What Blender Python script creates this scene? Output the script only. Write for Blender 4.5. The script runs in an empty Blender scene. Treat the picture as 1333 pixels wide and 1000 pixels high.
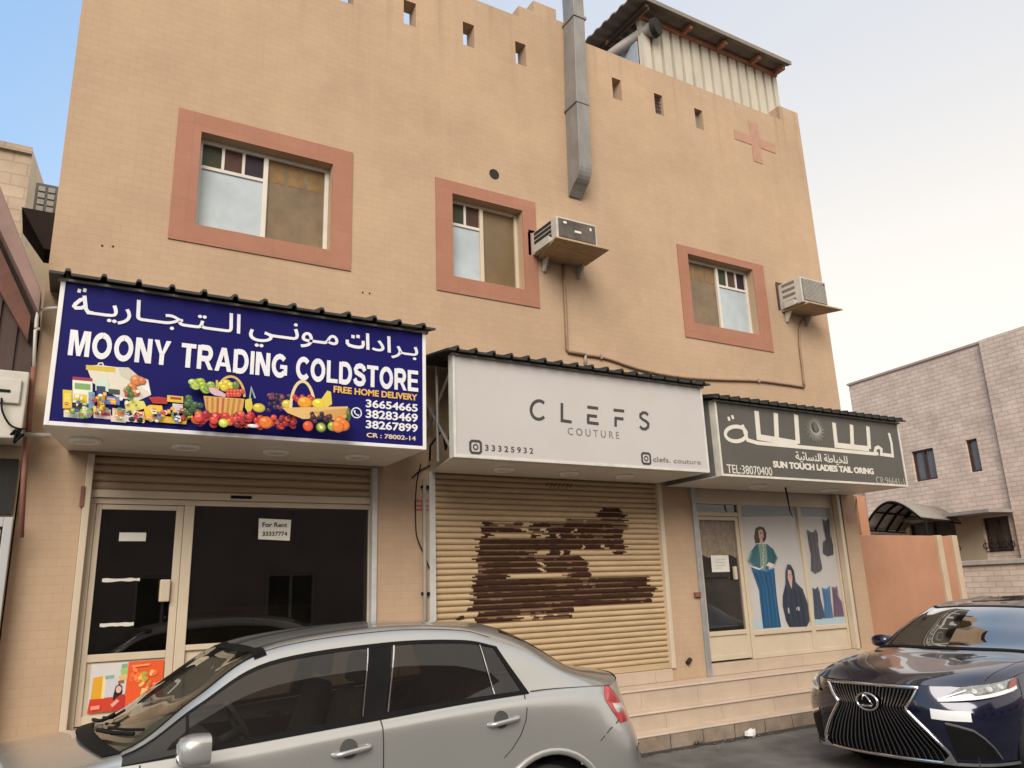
import bpy, math, random
import numpy as np
R = math.radians
rnd = random.Random(7)
S = bpy.context.scene
COL = S.collection

# ------------------------------------------------------------------ camera
F, CX, CY, H = 1014.0, 666.5, 500.0, 1.75
Zc = np.array([-136, 3800, 1014.0]); Zc /= np.linalg.norm(Zc)
Xc = np.array([1754, -208, 1014.0]); Xc -= Zc * Xc.dot(Zc); Xc /= np.linalg.norm(Xc)
Yc = np.cross(Xc, Zc)
if Yc[2] < 0: Yc = -Yc
M3 = np.array([Xc, Yc, Zc])
cam = bpy.data.cameras.new('camera'); camo = bpy.data.objects.new('camera', cam); COL.objects.link(camo)
cam.sensor_width = 36; cam.lens = F / 1333 * 36; cam.clip_start = 0.05; cam.clip_end = 2000
from mathutils import Matrix, Vector
rt, up, fw = M3[:, 0], M3[:, 1], M3[:, 2]
camo.matrix_world = Matrix(((rt[0], up[0], -fw[0], 0), (rt[1], up[1], -fw[1], 0), (rt[2], up[2], -fw[2], H), (0, 0, 0, 1)))
S.camera = camo

# ------------------------------------------------------------------ sky, sun, exposure
SUN_EL, SUN_AZ = R(32), R(214)          # azimuth measured from +Y (into the picture) towards +X
W = bpy.data.worlds.new('World'); S.world = W; W.use_nodes = True
nt = W.node_tree; nt.nodes.clear()
def N(t, typ, **kw):
    n = t.nodes.new(typ)
    for k, v in kw.items(): setattr(n, k, v)
    return n
sky = N(nt, 'ShaderNodeTexSky'); sky.sky_type = 'NISHITA'; sky.sun_disc = False
sky.sun_elevation = SUN_EL; sky.sun_rotation = SUN_AZ; sky.dust_density = 0.4; sky.air_density = 1.5; sky.ozone_density = 2.0
bg = N(nt, 'ShaderNodeBackground'); bg.inputs[1].default_value = 0.15
wo = N(nt, 'ShaderNodeOutputWorld')
tc = N(nt, 'ShaderNodeTexCoord')
# thin high cloud veil, denser towards the right end of the street
dot = N(nt, 'ShaderNodeVectorMath', operation='DOT_PRODUCT'); dot.inputs[1].default_value = (0.93, 0.36, -0.12)
nt.links.new(tc.outputs['Generated'], dot.inputs[0])
mr = N(nt, 'ShaderNodeMapRange', interpolation_type='SMOOTHSTEP'); mr.inputs['From Min'].default_value = 0.06; mr.inputs['From Max'].default_value = 0.88
mr.inputs['To Min'].default_value = 0.0; mr.inputs['To Max'].default_value = 0.97
nt.links.new(dot.outputs['Value'], mr.inputs['Value'])
mp = N(nt, 'ShaderNodeMapping'); mp.inputs['Scale'].default_value = (1.0, 1.0, 2.6)
nt.links.new(tc.outputs['Generated'], mp.inputs['Vector'])
nz = N(nt, 'ShaderNodeTexNoise'); nz.inputs['Scale'].default_value = 2.2; nz.inputs['Detail'].default_value = 5; nz.inputs['Roughness'].default_value = 0.45
nt.links.new(mp.outputs[0], nz.inputs['Vector'])
nm = N(nt, 'ShaderNodeMath', operation='MULTIPLY_ADD'); nm.inputs[1].default_value = 0.16; nm.inputs[2].default_value = -0.08
nt.links.new(nz.outputs['Fac'], nm.inputs[0])
ad = N(nt, 'ShaderNodeMath', operation='ADD', use_clamp=True)
nt.links.new(mr.outputs[0], ad.inputs[0]); nt.links.new(nm.outputs[0], ad.inputs[1])
mixc = N(nt, 'ShaderNodeMix', data_type='RGBA'); mixc.inputs['B'].default_value = (4.05, 4.0, 4.02, 1)
VEIL = mixc
haze = N(nt, 'ShaderNodeMix', data_type='RGBA'); haze.inputs['Factor'].default_value = 0.55; haze.inputs['B'].default_value = (2.05, 3.4, 5.4, 1)
nt.links.new(sky.outputs[0], haze.inputs['A'])
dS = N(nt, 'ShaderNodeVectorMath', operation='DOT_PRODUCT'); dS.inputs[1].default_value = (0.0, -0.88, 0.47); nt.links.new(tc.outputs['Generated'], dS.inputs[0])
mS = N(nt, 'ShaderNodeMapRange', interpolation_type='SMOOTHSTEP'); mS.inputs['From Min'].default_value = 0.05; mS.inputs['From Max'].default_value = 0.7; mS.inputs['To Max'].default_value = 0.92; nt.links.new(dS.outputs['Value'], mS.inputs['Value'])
south_fill = N(nt, 'ShaderNodeMix', data_type='RGBA'); south_fill.inputs['B'].default_value = (5.6, 4.9, 4.2, 1)  # unseen bright warm sky behind the camera, added to fill the facade
nt.links.new(mS.outputs[0], south_fill.inputs['Factor']); nt.links.new(haze.outputs['Result'], south_fill.inputs['A'])
nt.links.new(ad.outputs[0], mixc.inputs['Factor']); nt.links.new(south_fill.outputs['Result'], mixc.inputs['A'])
# brighter, warmer veil low over the end of the street
sepz = N(nt, 'ShaderNodeSeparateXYZ'); nt.links.new(tc.outputs['Generated'], sepz.inputs[0])
mz = N(nt, 'ShaderNodeMapRange', interpolation_type='SMOOTHSTEP'); mz.inputs['From Min'].default_value = 0.62; mz.inputs['From Max'].default_value = 0.12; nt.links.new(sepz.outputs[2], mz.inputs['Value'])
mq = N(nt, 'ShaderNodeMath', operation='MULTIPLY'); nt.links.new(mz.outputs[0], mq.inputs[0]); nt.links.new(mr.outputs[0], mq.inputs[1])
mix2 = N(nt, 'ShaderNodeMix', data_type='RGBA'); mix2.inputs['B'].default_value = (5.7, 5.3, 4.75, 1)
nt.links.new(mq.outputs[0], mix2.inputs['Factor']); nt.links.new(mixc.outputs['Result'], mix2.inputs['A'])
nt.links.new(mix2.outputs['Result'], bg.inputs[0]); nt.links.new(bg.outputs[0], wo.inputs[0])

sl = bpy.data.lights.new('sun', 'SUN'); sl.energy = 2.4; sl.angle = R(36); sl.color = (1.0, 0.93, 0.84)
so = bpy.data.objects.new('sun', sl); COL.objects.link(so)
sd = Vector((math.sin(SUN_AZ) * math.cos(SUN_EL), math.cos(SUN_AZ) * math.cos(SUN_EL), math.sin(SUN_EL)))
so.rotation_euler = sd.to_track_quat('Z', 'Y').to_euler(); so.location = (0, -8, 30)
S.view_settings.view_transform = 'Standard'; S.view_settings.look = 'None'
S.view_settings.exposure = 0.46; S.view_settings.gamma = 1.0; S.view_settings.use_curve_mapping = False
S.render.engine = 'CYCLES'; S.cycles.max_bounces = 8; S.cycles.use_denoising = True
S.cycles.caustics_reflective = False; S.cycles.caustics_refractive = False

# ------------------------------------------------------------------ measuring helpers (photo pixel -> metres on a real plane)
def ray(u, v): return M3 @ np.array([(u - CX) / F, -(v - CY) / F, 1.0])
def P(u, v, y):
    r = ray(u, v); t = y / r[1]; p = r * t; return (p[0], p[2] + H)
def C5(k): return lambda u, v, y, k=k: P(k[0] + k[2] * u, k[1] + k[2] * v, y)

# ------------------------------------------------------------------ materials
MATS = {}
def srgb(r, g, b):
    f = lambda c: ((c / 255 + 0.055) / 1.055) ** 2.4 if c > 10 else c / 255 / 12.92
    return (f(r), f(g), f(b))
def mat(name, col, rough=0.6, metal=0.0, var=0.12, scale=6.0, bump=0.0, bscale=None, coat=0.0, spec=0.5, stretch=None):
    """plain surface with uneven tone, optional fine bump"""
    if name in MATS: return MATS[name]
    m = bpy.data.materials.new(name); m.use_nodes = True; t = m.node_tree; b = t.nodes['Principled BSDF']
    b.inputs['Roughness'].default_value = rough; b.inputs['Metallic'].default_value = metal
    b.inputs['Coat Weight'].default_value = coat; b.inputs['Coat Roughness'].default_value = 0.04
    b.inputs['Specular IOR Level'].default_value = spec
    tcx = N(t, 'ShaderNodeTexCoord'); src = tcx.outputs['Object']
    if stretch:
        mpx = N(t, 'ShaderNodeMapping'); mpx.inputs['Scale'].default_value = stretch; t.links.new(src, mpx.inputs[0]); src = mpx.outputs[0]
    nx = N(t, 'ShaderNodeTexNoise'); nx.inputs['Scale'].default_value = scale; nx.inputs['Detail'].default_value = 6; nx.inputs['Roughness'].default_value = 0.6
    t.links.new(src, nx.inputs['Vector'])
    mx = N(t, 'ShaderNodeMix', data_type='RGBA')
    mx.inputs['A'].default_value = tuple(max(0, c * (1 - var)) for c in col) + (1,)
    mx.inputs['B'].default_value = tuple(min(1, c * (1 + var)) for c in col) + (1,)
    rr = N(t, 'ShaderNodeMapRange'); rr.inputs['From Min'].default_value = 0.3; rr.inputs['From Max'].default_value = 0.7
    t.links.new(nx.outputs['Fac'], rr.inputs['Value']); t.links.new(rr.outputs[0], mx.inputs['Factor'])
    t.links.new(mx.outputs['Result'], b.inputs['Base Color'])
    if bump:
        n2 = N(t, 'ShaderNodeTexNoise'); n2.inputs['Scale'].default_value = bscale or scale * 8; n2.inputs['Detail'].default_value = 4
        t.links.new(tcx.outputs['Object'], n2.inputs['Vector'])
        bp = N(t, 'ShaderNodeBump'); bp.inputs['Strength'].default_value = bump; bp.inputs['Distance'].default_value = 0.01
        t.links.new(n2.outputs['Fac'], bp.inputs['Height']); t.links.new(bp.outputs[0], b.inputs['Normal'])
    MATS[name] = m; return m

def brick(name, c1, c2, cm, bw, bh, mortar=0.006, rough=0.85, bump=0.5, offset=0.5, stain=0.2, sscale=1.2, flat=False, streak=0.0):
    """tiles or stone courses; u runs along the wall (x+y), v up; flat=True lays them on the ground"""
    m = bpy.data.materials.new(name); m.use_nodes = True; t = m.node_tree; b = t.nodes['Principled BSDF']
    b.inputs['Roughness'].default_value = rough; b.inputs['Specular IOR Level'].default_value = 0.3
    tcx = N(t, 'ShaderNodeTexCoord'); sp = N(t, 'ShaderNodeSeparateXYZ'); t.links.new(tcx.outputs['Object'], sp.inputs[0])
    cb = N(t, 'ShaderNodeCombineXYZ')
    if flat:
        t.links.new(sp.outputs[0], cb.inputs[0]); t.links.new(sp.outputs[1], cb.inputs[1])
    else:
        a = N(t, 'ShaderNodeMath', operation='ADD'); t.links.new(sp.outputs[0], a.inputs[0]); t.links.new(sp.outputs[1], a.inputs[1])
        t.links.new(a.outputs[0], cb.inputs[0]); t.links.new(sp.outputs[2], cb.inputs[1])
    br = N(t, 'ShaderNodeTexBrick'); br.offset = offset
    br.inputs['Color1'].default_value = c1 + (1,); br.inputs['Color2'].default_value = c2 + (1,); br.inputs['Mortar'].default_value = cm + (1,)
    br.inputs['Scale'].default_value = 1.0; br.inputs['Mortar Size'].default_value = mortar; br.inputs['Mortar Smooth'].default_value = 0.3
    br.inputs['Brick Width'].default_value = bw; br.inputs['Row Height'].default_value = bh; br.inputs['Bias'].default_value = 0.0
    # joints are never laser straight
    nw = N(t, 'ShaderNodeTexNoise'); nw.inputs['Scale'].default_value = 5.0; nw.inputs['Detail'].default_value = 3
    t.links.new(cb.outputs[0], nw.inputs['Vector'])
    sb = N(t, 'ShaderNodeVectorMath', operation='SCALE'); sb.inputs['Scale'].default_value = bh * 0.12
    t.links.new(nw.outputs['Color'], sb.inputs[0])
    av = N(t, 'ShaderNodeVectorMath', operation='ADD'); t.links.new(cb.outputs[0], av.inputs[0]); t.links.new(sb.outputs[0], av.inputs[1])
    t.links.new(av.outputs[0], br.inputs['Vector'])
    n1 = N(t, 'ShaderNodeTexNoise'); n1.inputs['Scale'].default_value = sscale; n1.inputs['Detail'].default_value = 8; n1.inputs['Roughness'].default_value = 0.65
    t.links.new(cb.outputs[0], n1.inputs['Vector'])
    mr1 = N(t, 'ShaderNodeMapRange'); mr1.inputs['From Min'].default_value = 0.3; mr1.inputs['From Max'].default_value = 0.7
    mr1.inputs['To Min'].default_value = 1 - stain; mr1.inputs['To Max'].default_value = 1 + stain * 0.6
    t.links.new(n1.outputs['Fac'], mr1.inputs['Value'])
    last = mr1.outputs[0]
    if streak:
        ms = N(t, 'ShaderNodeMapping'); ms.inputs['Scale'].default_value = (9, 0.35, 1); t.links.new(cb.outputs[0], ms.inputs[0])
        n3 = N(t, 'ShaderNodeTexNoise'); n3.inputs['Scale'].default_value = 1.0; n3.inputs['Detail'].default_value = 5; t.links.new(ms.outputs[0], n3.inputs['Vector'])
        m3 = N(t, 'ShaderNodeMapRange'); m3.inputs['From Min'].default_value = 0.35; m3.inputs['From Max'].default_value = 0.7
        m3.inputs['To Min'].default_value = 1 - streak; m3.inputs['To Max'].default_value = 1 + streak * 0.5; t.links.new(n3.outputs['Fac'], m3.inputs['Value'])
        mm = N(t, 'ShaderNodeMath', operation='MULTIPLY'); t.links.new(last, mm.inputs[0]); t.links.new(m3.outputs[0], mm.inputs[1]); last = mm.outputs[0]
    if name == 'facade_tile':     # run-off marks below the parapet coping
        md_ = N(t, 'ShaderNodeMapping'); md_.inputs['Scale'].default_value = (5.5, 0.22, 1); t.links.new(cb.outputs[0], md_.inputs[0])
        nd_ = N(t, 'ShaderNodeTexNoise'); nd_.inputs['Scale'].default_value = 1.0; nd_.inputs['Detail'].default_value = 4; t.links.new(md_.outputs[0], nd_.inputs['Vector'])
        r1_ = N(t, 'ShaderNodeMapRange', interpolation_type='SMOOTHSTEP'); r1_.inputs['From Min'].default_value = 0.52; r1_.inputs['From Max'].default_value = 0.72; t.links.new(nd_.outputs['Fac'], r1_.inputs['Value'])
        r2_ = N(t, 'ShaderNodeMapRange'); r2_.inputs['From Min'].default_value = 8.2; r2_.inputs['From Max'].default_value = 9.9; t.links.new(sp.outputs[2], r2_.inputs['Value'])
        m1_ = N(t, 'ShaderNodeMath', operation='MULTIPLY'); t.links.new(r1_.outputs[0], m1_.inputs[0]); t.links.new(r2_.outputs[0], m1_.inputs[1])
        m2_ = N(t, 'ShaderNodeMath', operation='MULTIPLY_ADD'); m2_.inputs[1].default_value = -0.22; m2_.inputs[2].default_value = 1.0; t.links.new(m1_.outputs[0], m2_.inputs[0])
        m3_ = N(t, 'ShaderNodeMath', operation='MULTIPLY'); t.links.new(last, m3_.inputs[0]); t.links.new(m2_.outputs[0], m3_.inputs[1]); last = m3_.outputs[0]
    vm = N(t, 'ShaderNodeVectorMath', operation='SCALE'); t.links.new(br.outputs['Color'], vm.inputs[0]); t.links.new(last, vm.inputs['Scale'])
    t.links.new(vm.outputs[0], b.inputs['Base Color'])
    n2 = N(t, 'ShaderNodeTexNoise'); n2.inputs['Scale'].default_value = 45; n2.inputs['Detail'].default_value = 4; t.links.new(cb.outputs[0], n2.inputs['Vector'])
    h = N(t, 'ShaderNodeMath', operation='MULTIPLY_ADD'); h.inputs[1].default_value = 0.5
    inv = N(t, 'ShaderNodeMath', operation='SUBTRACT'); inv.inputs[0].default_value = 1.0; t.links.new(br.outputs['Fac'], inv.inputs[1])
    t.links.new(n2.outputs['Fac'], h.inputs[0]); t.links.new(inv.outputs[0], h.inputs[2])
    bp = N(t, 'ShaderNodeBump'); bp.inputs['Strength'].default_value = bump; bp.inputs['Distance'].default_value = 0.006
    t.links.new(h.outputs[0], bp.inputs['Height']); t.links.new(bp.outputs[0], b.inputs['Normal'])
    MATS[name] = m; return m

def glass(name, tint, refl=1.0, dirt=0.06, base=0.055, power=4.0):
    m = bpy.data.materials.new(name); m.use_nodes = True; t = m.node_tree; t.nodes.clear()
    o = N(t, 'ShaderNodeOutputMaterial'); tr = N(t, 'ShaderNodeBsdfTransparent'); tr.inputs[0].default_value = tint + (1,)
    gl = N(t, 'ShaderNodeBsdfGlossy'); gl.inputs['Roughness'].default_value = 0.015; gl.inputs[0].default_value = (refl, refl, refl, 1)
    df = N(t, 'ShaderNodeBsdfDiffuse'); df.inputs[0].default_value = (0.32, 0.29, 0.25, 1)
    lw_ = N(t, 'ShaderNodeLayerWeight'); lw_.inputs['Blend'].default_value = 0.5
    pw_ = N(t, 'ShaderNodeMath', operation='POWER'); pw_.inputs[1].default_value = power; t.links.new(lw_.outputs['Facing'], pw_.inputs[0])
    fr = N(t, 'ShaderNodeMath', operation='MULTIPLY_ADD', use_clamp=True); fr.inputs[1].default_value = 0.93; fr.inputs[2].default_value = base; t.links.new(pw_.outputs[0], fr.inputs[0])
    nx = N(t, 'ShaderNodeTexNoise'); nx.inputs['Scale'].default_value = 3; nx.inputs['Detail'].default_value = 7
    tcx = N(t, 'ShaderNodeTexCoord'); t.links.new(tcx.outputs['Object'], nx.inputs['Vector'])
    md = N(t, 'ShaderNodeMath', operation='MULTIPLY'); md.inputs[1].default_value = dirt * 2; t.links.new(nx.outputs['Fac'], md.inputs[0])
    a = N(t, 'ShaderNodeMixShader'); t.links.new(md.outputs[0], a.inputs[0]); t.links.new(tr.outputs[0], a.inputs[1]); t.links.new(df.outputs[0], a.inputs[2])
    b = N(t, 'ShaderNodeMixShader'); t.links.new(fr.outputs[0], b.inputs[0]); t.links.new(a.outputs[0], b.inputs[1]); t.links.new(gl.outputs[0], b.inputs[2])
    t.links.new(b.outputs[0], o.inputs[0]); MATS[name] = m; return m

def printed(name, rough=0.45, coat=0.0):
    m = bpy.data.materials.new(name); m.use_nodes = True; t = m.node_tree; b = t.nodes['Principled BSDF']
    at = N(t, 'ShaderNodeVertexColor'); at.layer_name = 'ink'
    nx = N(t, 'ShaderNodeTexNoise'); nx.inputs['Scale'].default_value = 60; nx.inputs['Detail'].default_value = 3
    tcx = N(t, 'ShaderNodeTexCoord'); t.links.new(tcx.outputs['Object'], nx.inputs['Vector'])
    r_ = N(t, 'ShaderNodeMapRange'); r_.inputs['To Min'].default_value = 0.85; r_.inputs['To Max'].default_value = 1.12; t.links.new(nx.outputs['Fac'], r_.inputs['Value'])
    vm = N(t, 'ShaderNodeVectorMath', operation='SCALE'); t.links.new(at.outputs[0], vm.inputs[0]); t.links.new(r_.outputs[0], vm.inputs['Scale'])
    t.links.new(vm.outputs[0], b.inputs['Base Color']); b.inputs['Roughness'].default_value = rough; b.inputs['Coat Weight'].default_value = coat
    MATS[name] = m; return m

def carpaint(name, col, metal, rough, coat=1.0, flake=0.0):
    m = bpy.data.materials.new(name); m.use_nodes = True; t = m.node_tree; b = t.nodes['Principled BSDF']
    b.inputs['Metallic'].default_value = metal; b.inputs['Coat Weight'].default_value = coat; b.inputs['Coat Roughness'].default_value = 0.03
    tcx = N(t, 'ShaderNodeTexCoord'); nx = N(t, 'ShaderNodeTexNoise'); nx.inputs['Scale'].default_value = 2.2; nx.inputs['Detail'].default_value = 3; nx.inputs['Roughness'].default_value = 0.5
    t.links.new(tcx.outputs['Object'], nx.inputs['Vector'])
    mx = N(t, 'ShaderNodeMix', data_type='RGBA'); mx.inputs['A'].default_value = col + (1,)
    mx.inputs['B'].default_value = tuple(c * 0.86 + 0.16 * flake for c in col) + (1,)
    t.links.new(nx.outputs['Fac'], mx.inputs['Factor']); t.links.new(mx.outputs['Result'], b.inputs['Base Color'])
    r_ = N(t, 'ShaderNodeMapRange'); r_.inputs['To Min'].default_value = rough * 0.8; r_.inputs['To Max'].default_value = rough * 1.3
    t.links.new(nx.outputs['Fac'], r_.inputs['Value']); t.links.new(r_.outputs[0], b.inputs['Roughness'])
    MATS[name] = m; return m

WALL = brick('facade_tile', (0.472, 0.336, 0.224), (0.456, 0.323, 0.214), (0.432, 0.304, 0.20), 0.15, 0.075, 0.0035, 0.85, 0.3, 0.5, 0.14, 0.6, streak=0.02)
PINK = mat('pink_trim', (0.40, 0.175, 0.115), 0.75, var=0.1, scale=5, bump=0.15)
CREAM = mat('cream_aluminium', (0.56, 0.47, 0.35), 0.45, var=0.06, scale=3, coat=0.1)
WHITEF = mat('white_frame', (0.62, 0.58, 0.52), 0.45, var=0.08, scale=4)
SHUT = mat('shutter_paint', (0.47, 0.345, 0.205), 0.55, var=0.12, scale=2.5, stretch=(1, 1, 6))
SHUTO = mat('shutter_paint_old', (0.37, 0.265, 0.175), 0.6, var=0.2, scale=3, stretch=(0.4, 1, 8))
WORN = mat('worn_shutter_paint', (0.17, 0.105, 0.065), 0.75, var=0.4, scale=14, stretch=(0.5, 1, 6), spec=0.2)
PEEL = mat('bare_shutter_metal', (0.042, 0.018, 0.012), 0.8, var=0.35, scale=9, stretch=(1, 1, 8), spec=0.1)
STEP = brick('step_tile', (0.50, 0.40, 0.31), (0.475, 0.378, 0.29), (0.33, 0.26, 0.195), 0.9, 0.9, 0.004, 0.55, 0.15, 0.0, 0.16, 1.4)
KERBM = brick('kerb_stone', (0.31, 0.245, 0.185), (0.28, 0.22, 0.165), (0.10, 0.085, 0.07), 0.5, 0.6, 0.008, 0.85, 0.4, 0.0, 0.45, 2.5)
STONE = brick('pink_stone', (0.74, 0.595, 0.495), (0.66, 0.52, 0.43), (0.57, 0.445, 0.365), 0.32, 0.115, 0.010, 0.9, 1.0, 0.5, 0.22, 1.5)
ASPH = mat('asphalt', (0.125, 0.12, 0.115), 0.85, var=0.35, scale=2.2, bump=0.6, bscale=90)
DIRT = mat('sandy_ground', (0.26, 0.21, 0.15), 0.95, var=0.25, scale=0.6, bump=0.4)
ORANGE = mat('orange_render', (0.44, 0.225, 0.135), 0.85, var=0.1, scale=1.5, bump=0.2)
PIER = mat('cream_render', (0.52, 0.41, 0.29), 0.85, var=0.1, scale=2, bump=0.2)
CREAMW = mat('cream_wall_paint', (0.60, 0.50, 0.36), 0.85, var=0.12, scale=1.2)
WEATH = brick('weathered_block', (0.42, 0.33, 0.245), (0.38, 0.295, 0.22), (0.33, 0.255, 0.19), 0.6, 0.3, 0.02, 0.9, 0.6, 0.5, 0.45, 0.5)
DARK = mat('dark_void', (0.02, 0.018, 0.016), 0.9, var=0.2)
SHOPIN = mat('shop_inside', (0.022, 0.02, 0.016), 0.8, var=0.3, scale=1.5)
GALV = mat('galvanised_steel', (0.25, 0.24, 0.225), 0.55, metal=0.25, var=0.22, scale=5, stretch=(1, 1, 0.4))
RIBD = mat('dark_green_roof_sheet', (0.022, 0.024, 0.02), 0.6, var=0.25, scale=8)
SHED = mat('shed_sheet', (0.50, 0.46, 0.38), 0.5, metal=0.1, var=0.12, scale=3, stretch=(1, 1, 0.4))
SHEDR = mat('shed_roof_sheet', (0.17, 0.14, 0.115), 0.65, var=0.25, scale=4)
TIMBER = mat('red_brown_timber', (0.36, 0.165, 0.095), 0.75, var=0.3, scale=7, stretch=(1, 1, 4))
BROWN = mat('dark_brown_sheet', (0.06, 0.035, 0.028), 0.75, var=0.25, scale=3)
FASC = mat('dusty_pink_fascia', (0.24, 0.15, 0.125), 0.7, var=0.15, scale=5)
SOFFIT = mat('soffit_panel', (0.72, 0.70, 0.64), 0.4, var=0.06, scale=2, coat=0.1)
BLUE = mat('blue_sign_face', (0.009, 0.008, 0.105), 0.5, var=0.12, scale=1.2, spec=0.12)
GREYS = mat('pale_grey_sign_face', (0.50, 0.47, 0.455), 0.4, var=0.03, scale=1.5)
OLIVE = mat('dark_grey_sign_face', (0.10, 0.094, 0.082), 0.5, var=0.10, scale=1.2, spec=0.2)
SIGNW = mat('sign_white_edge', (0.72, 0.71, 0.70), 0.4, var=0.05)
WHITEL = mat('white_letter', (0.72, 0.73, 0.75), 0.45, var=0.05)
YELL = mat('amber_letter', (0.70, 0.42, 0.10), 0.45, var=0.05)
BLACKL = mat('charcoal_letter', (0.05, 0.045, 0.042), 0.5, var=0.1)
GREYL = mat('grey_letter', (0.20, 0.18, 0.17), 0.5, var=0.1)
CREAML = mat('ivory_letter', (0.66, 0.62, 0.54), 0.45, var=0.05)
PAPER = mat('paper', (0.70, 0.67, 0.60), 0.8, var=0.06, scale=12)
INK = mat('black_marker', (0.02, 0.02, 0.02), 0.7)
REDST = mat('red_stencil', (0.42, 0.10, 0.10), 0.8, var=0.3, scale=30)
BLIND = mat('blue_white_blind', (0.40, 0.46, 0.49), 0.4, var=0.14, scale=3, coat=0.15)
WINDK = mat('dusty_window_film', (0.165, 0.115, 0.062), 0.3, var=0.25, scale=4, coat=0.12)
WINDK2 = mat('brown_window_film', (0.155, 0.105, 0.05), 0.35, var=0.12, scale=3, coat=0.05)
AMBER = mat('amber_pane', (0.21, 0.125, 0.05), 0.3, var=0.25, spec=0.3)
PURPLE = mat('purple_pane', (0.03, 0.017, 0.026), 0.3, var=0.25, spec=0.3)
GREENP = mat('green_pane', (0.032, 0.036, 0.016), 0.3, var=0.25, spec=0.3)
BROWNP = mat('red_brown_pane', (0.07, 0.032, 0.022), 0.3, var=0.25, spec=0.3)
PRINT = printed('printed_ink')
GLD = glass('shop_glass', (0.45, 0.42, 0.37), 0.9, 0.010, 0.055)
BLACKP = mat('black_plastic', (0.008, 0.008, 0.008), 0.6, var=0.2, spec=0.12)
RUBBER = mat('tyre_rubber', (0.02, 0.02, 0.02), 0.85)
CHROME = mat('chrome', (0.75, 0.75, 0.76), 0.12, metal=1.0, var=0.03)
PIPE = mat('grey_plastic_pipe', (0.30, 0.27, 0.23), 0.6, var=0.15)
BRPIPE = mat('brown_painted_pipe', (0.27, 0.17, 0.10), 0.6, var=0.2)
RUSTP = mat('rusty_red_pipe', (0.20, 0.08, 0.055), 0.7, var=0.25)
ACW = mat('aged_white_metal', (0.50, 0.47, 0.41), 0.5, var=0.12, scale=5)
ACG = mat('ac_coil_grey', (0.17, 0.155, 0.14), 0.6, var=0.2, scale=12)
ACB = mat('ac_brown_back', (0.085, 0.07, 0.058), 0.6, var=0.4, scale=9)
TRAY = mat('plywood_tray', (0.42, 0.31, 0.185), 0.75, var=0.22, scale=4, stretch=(1, 4, 1))

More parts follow.
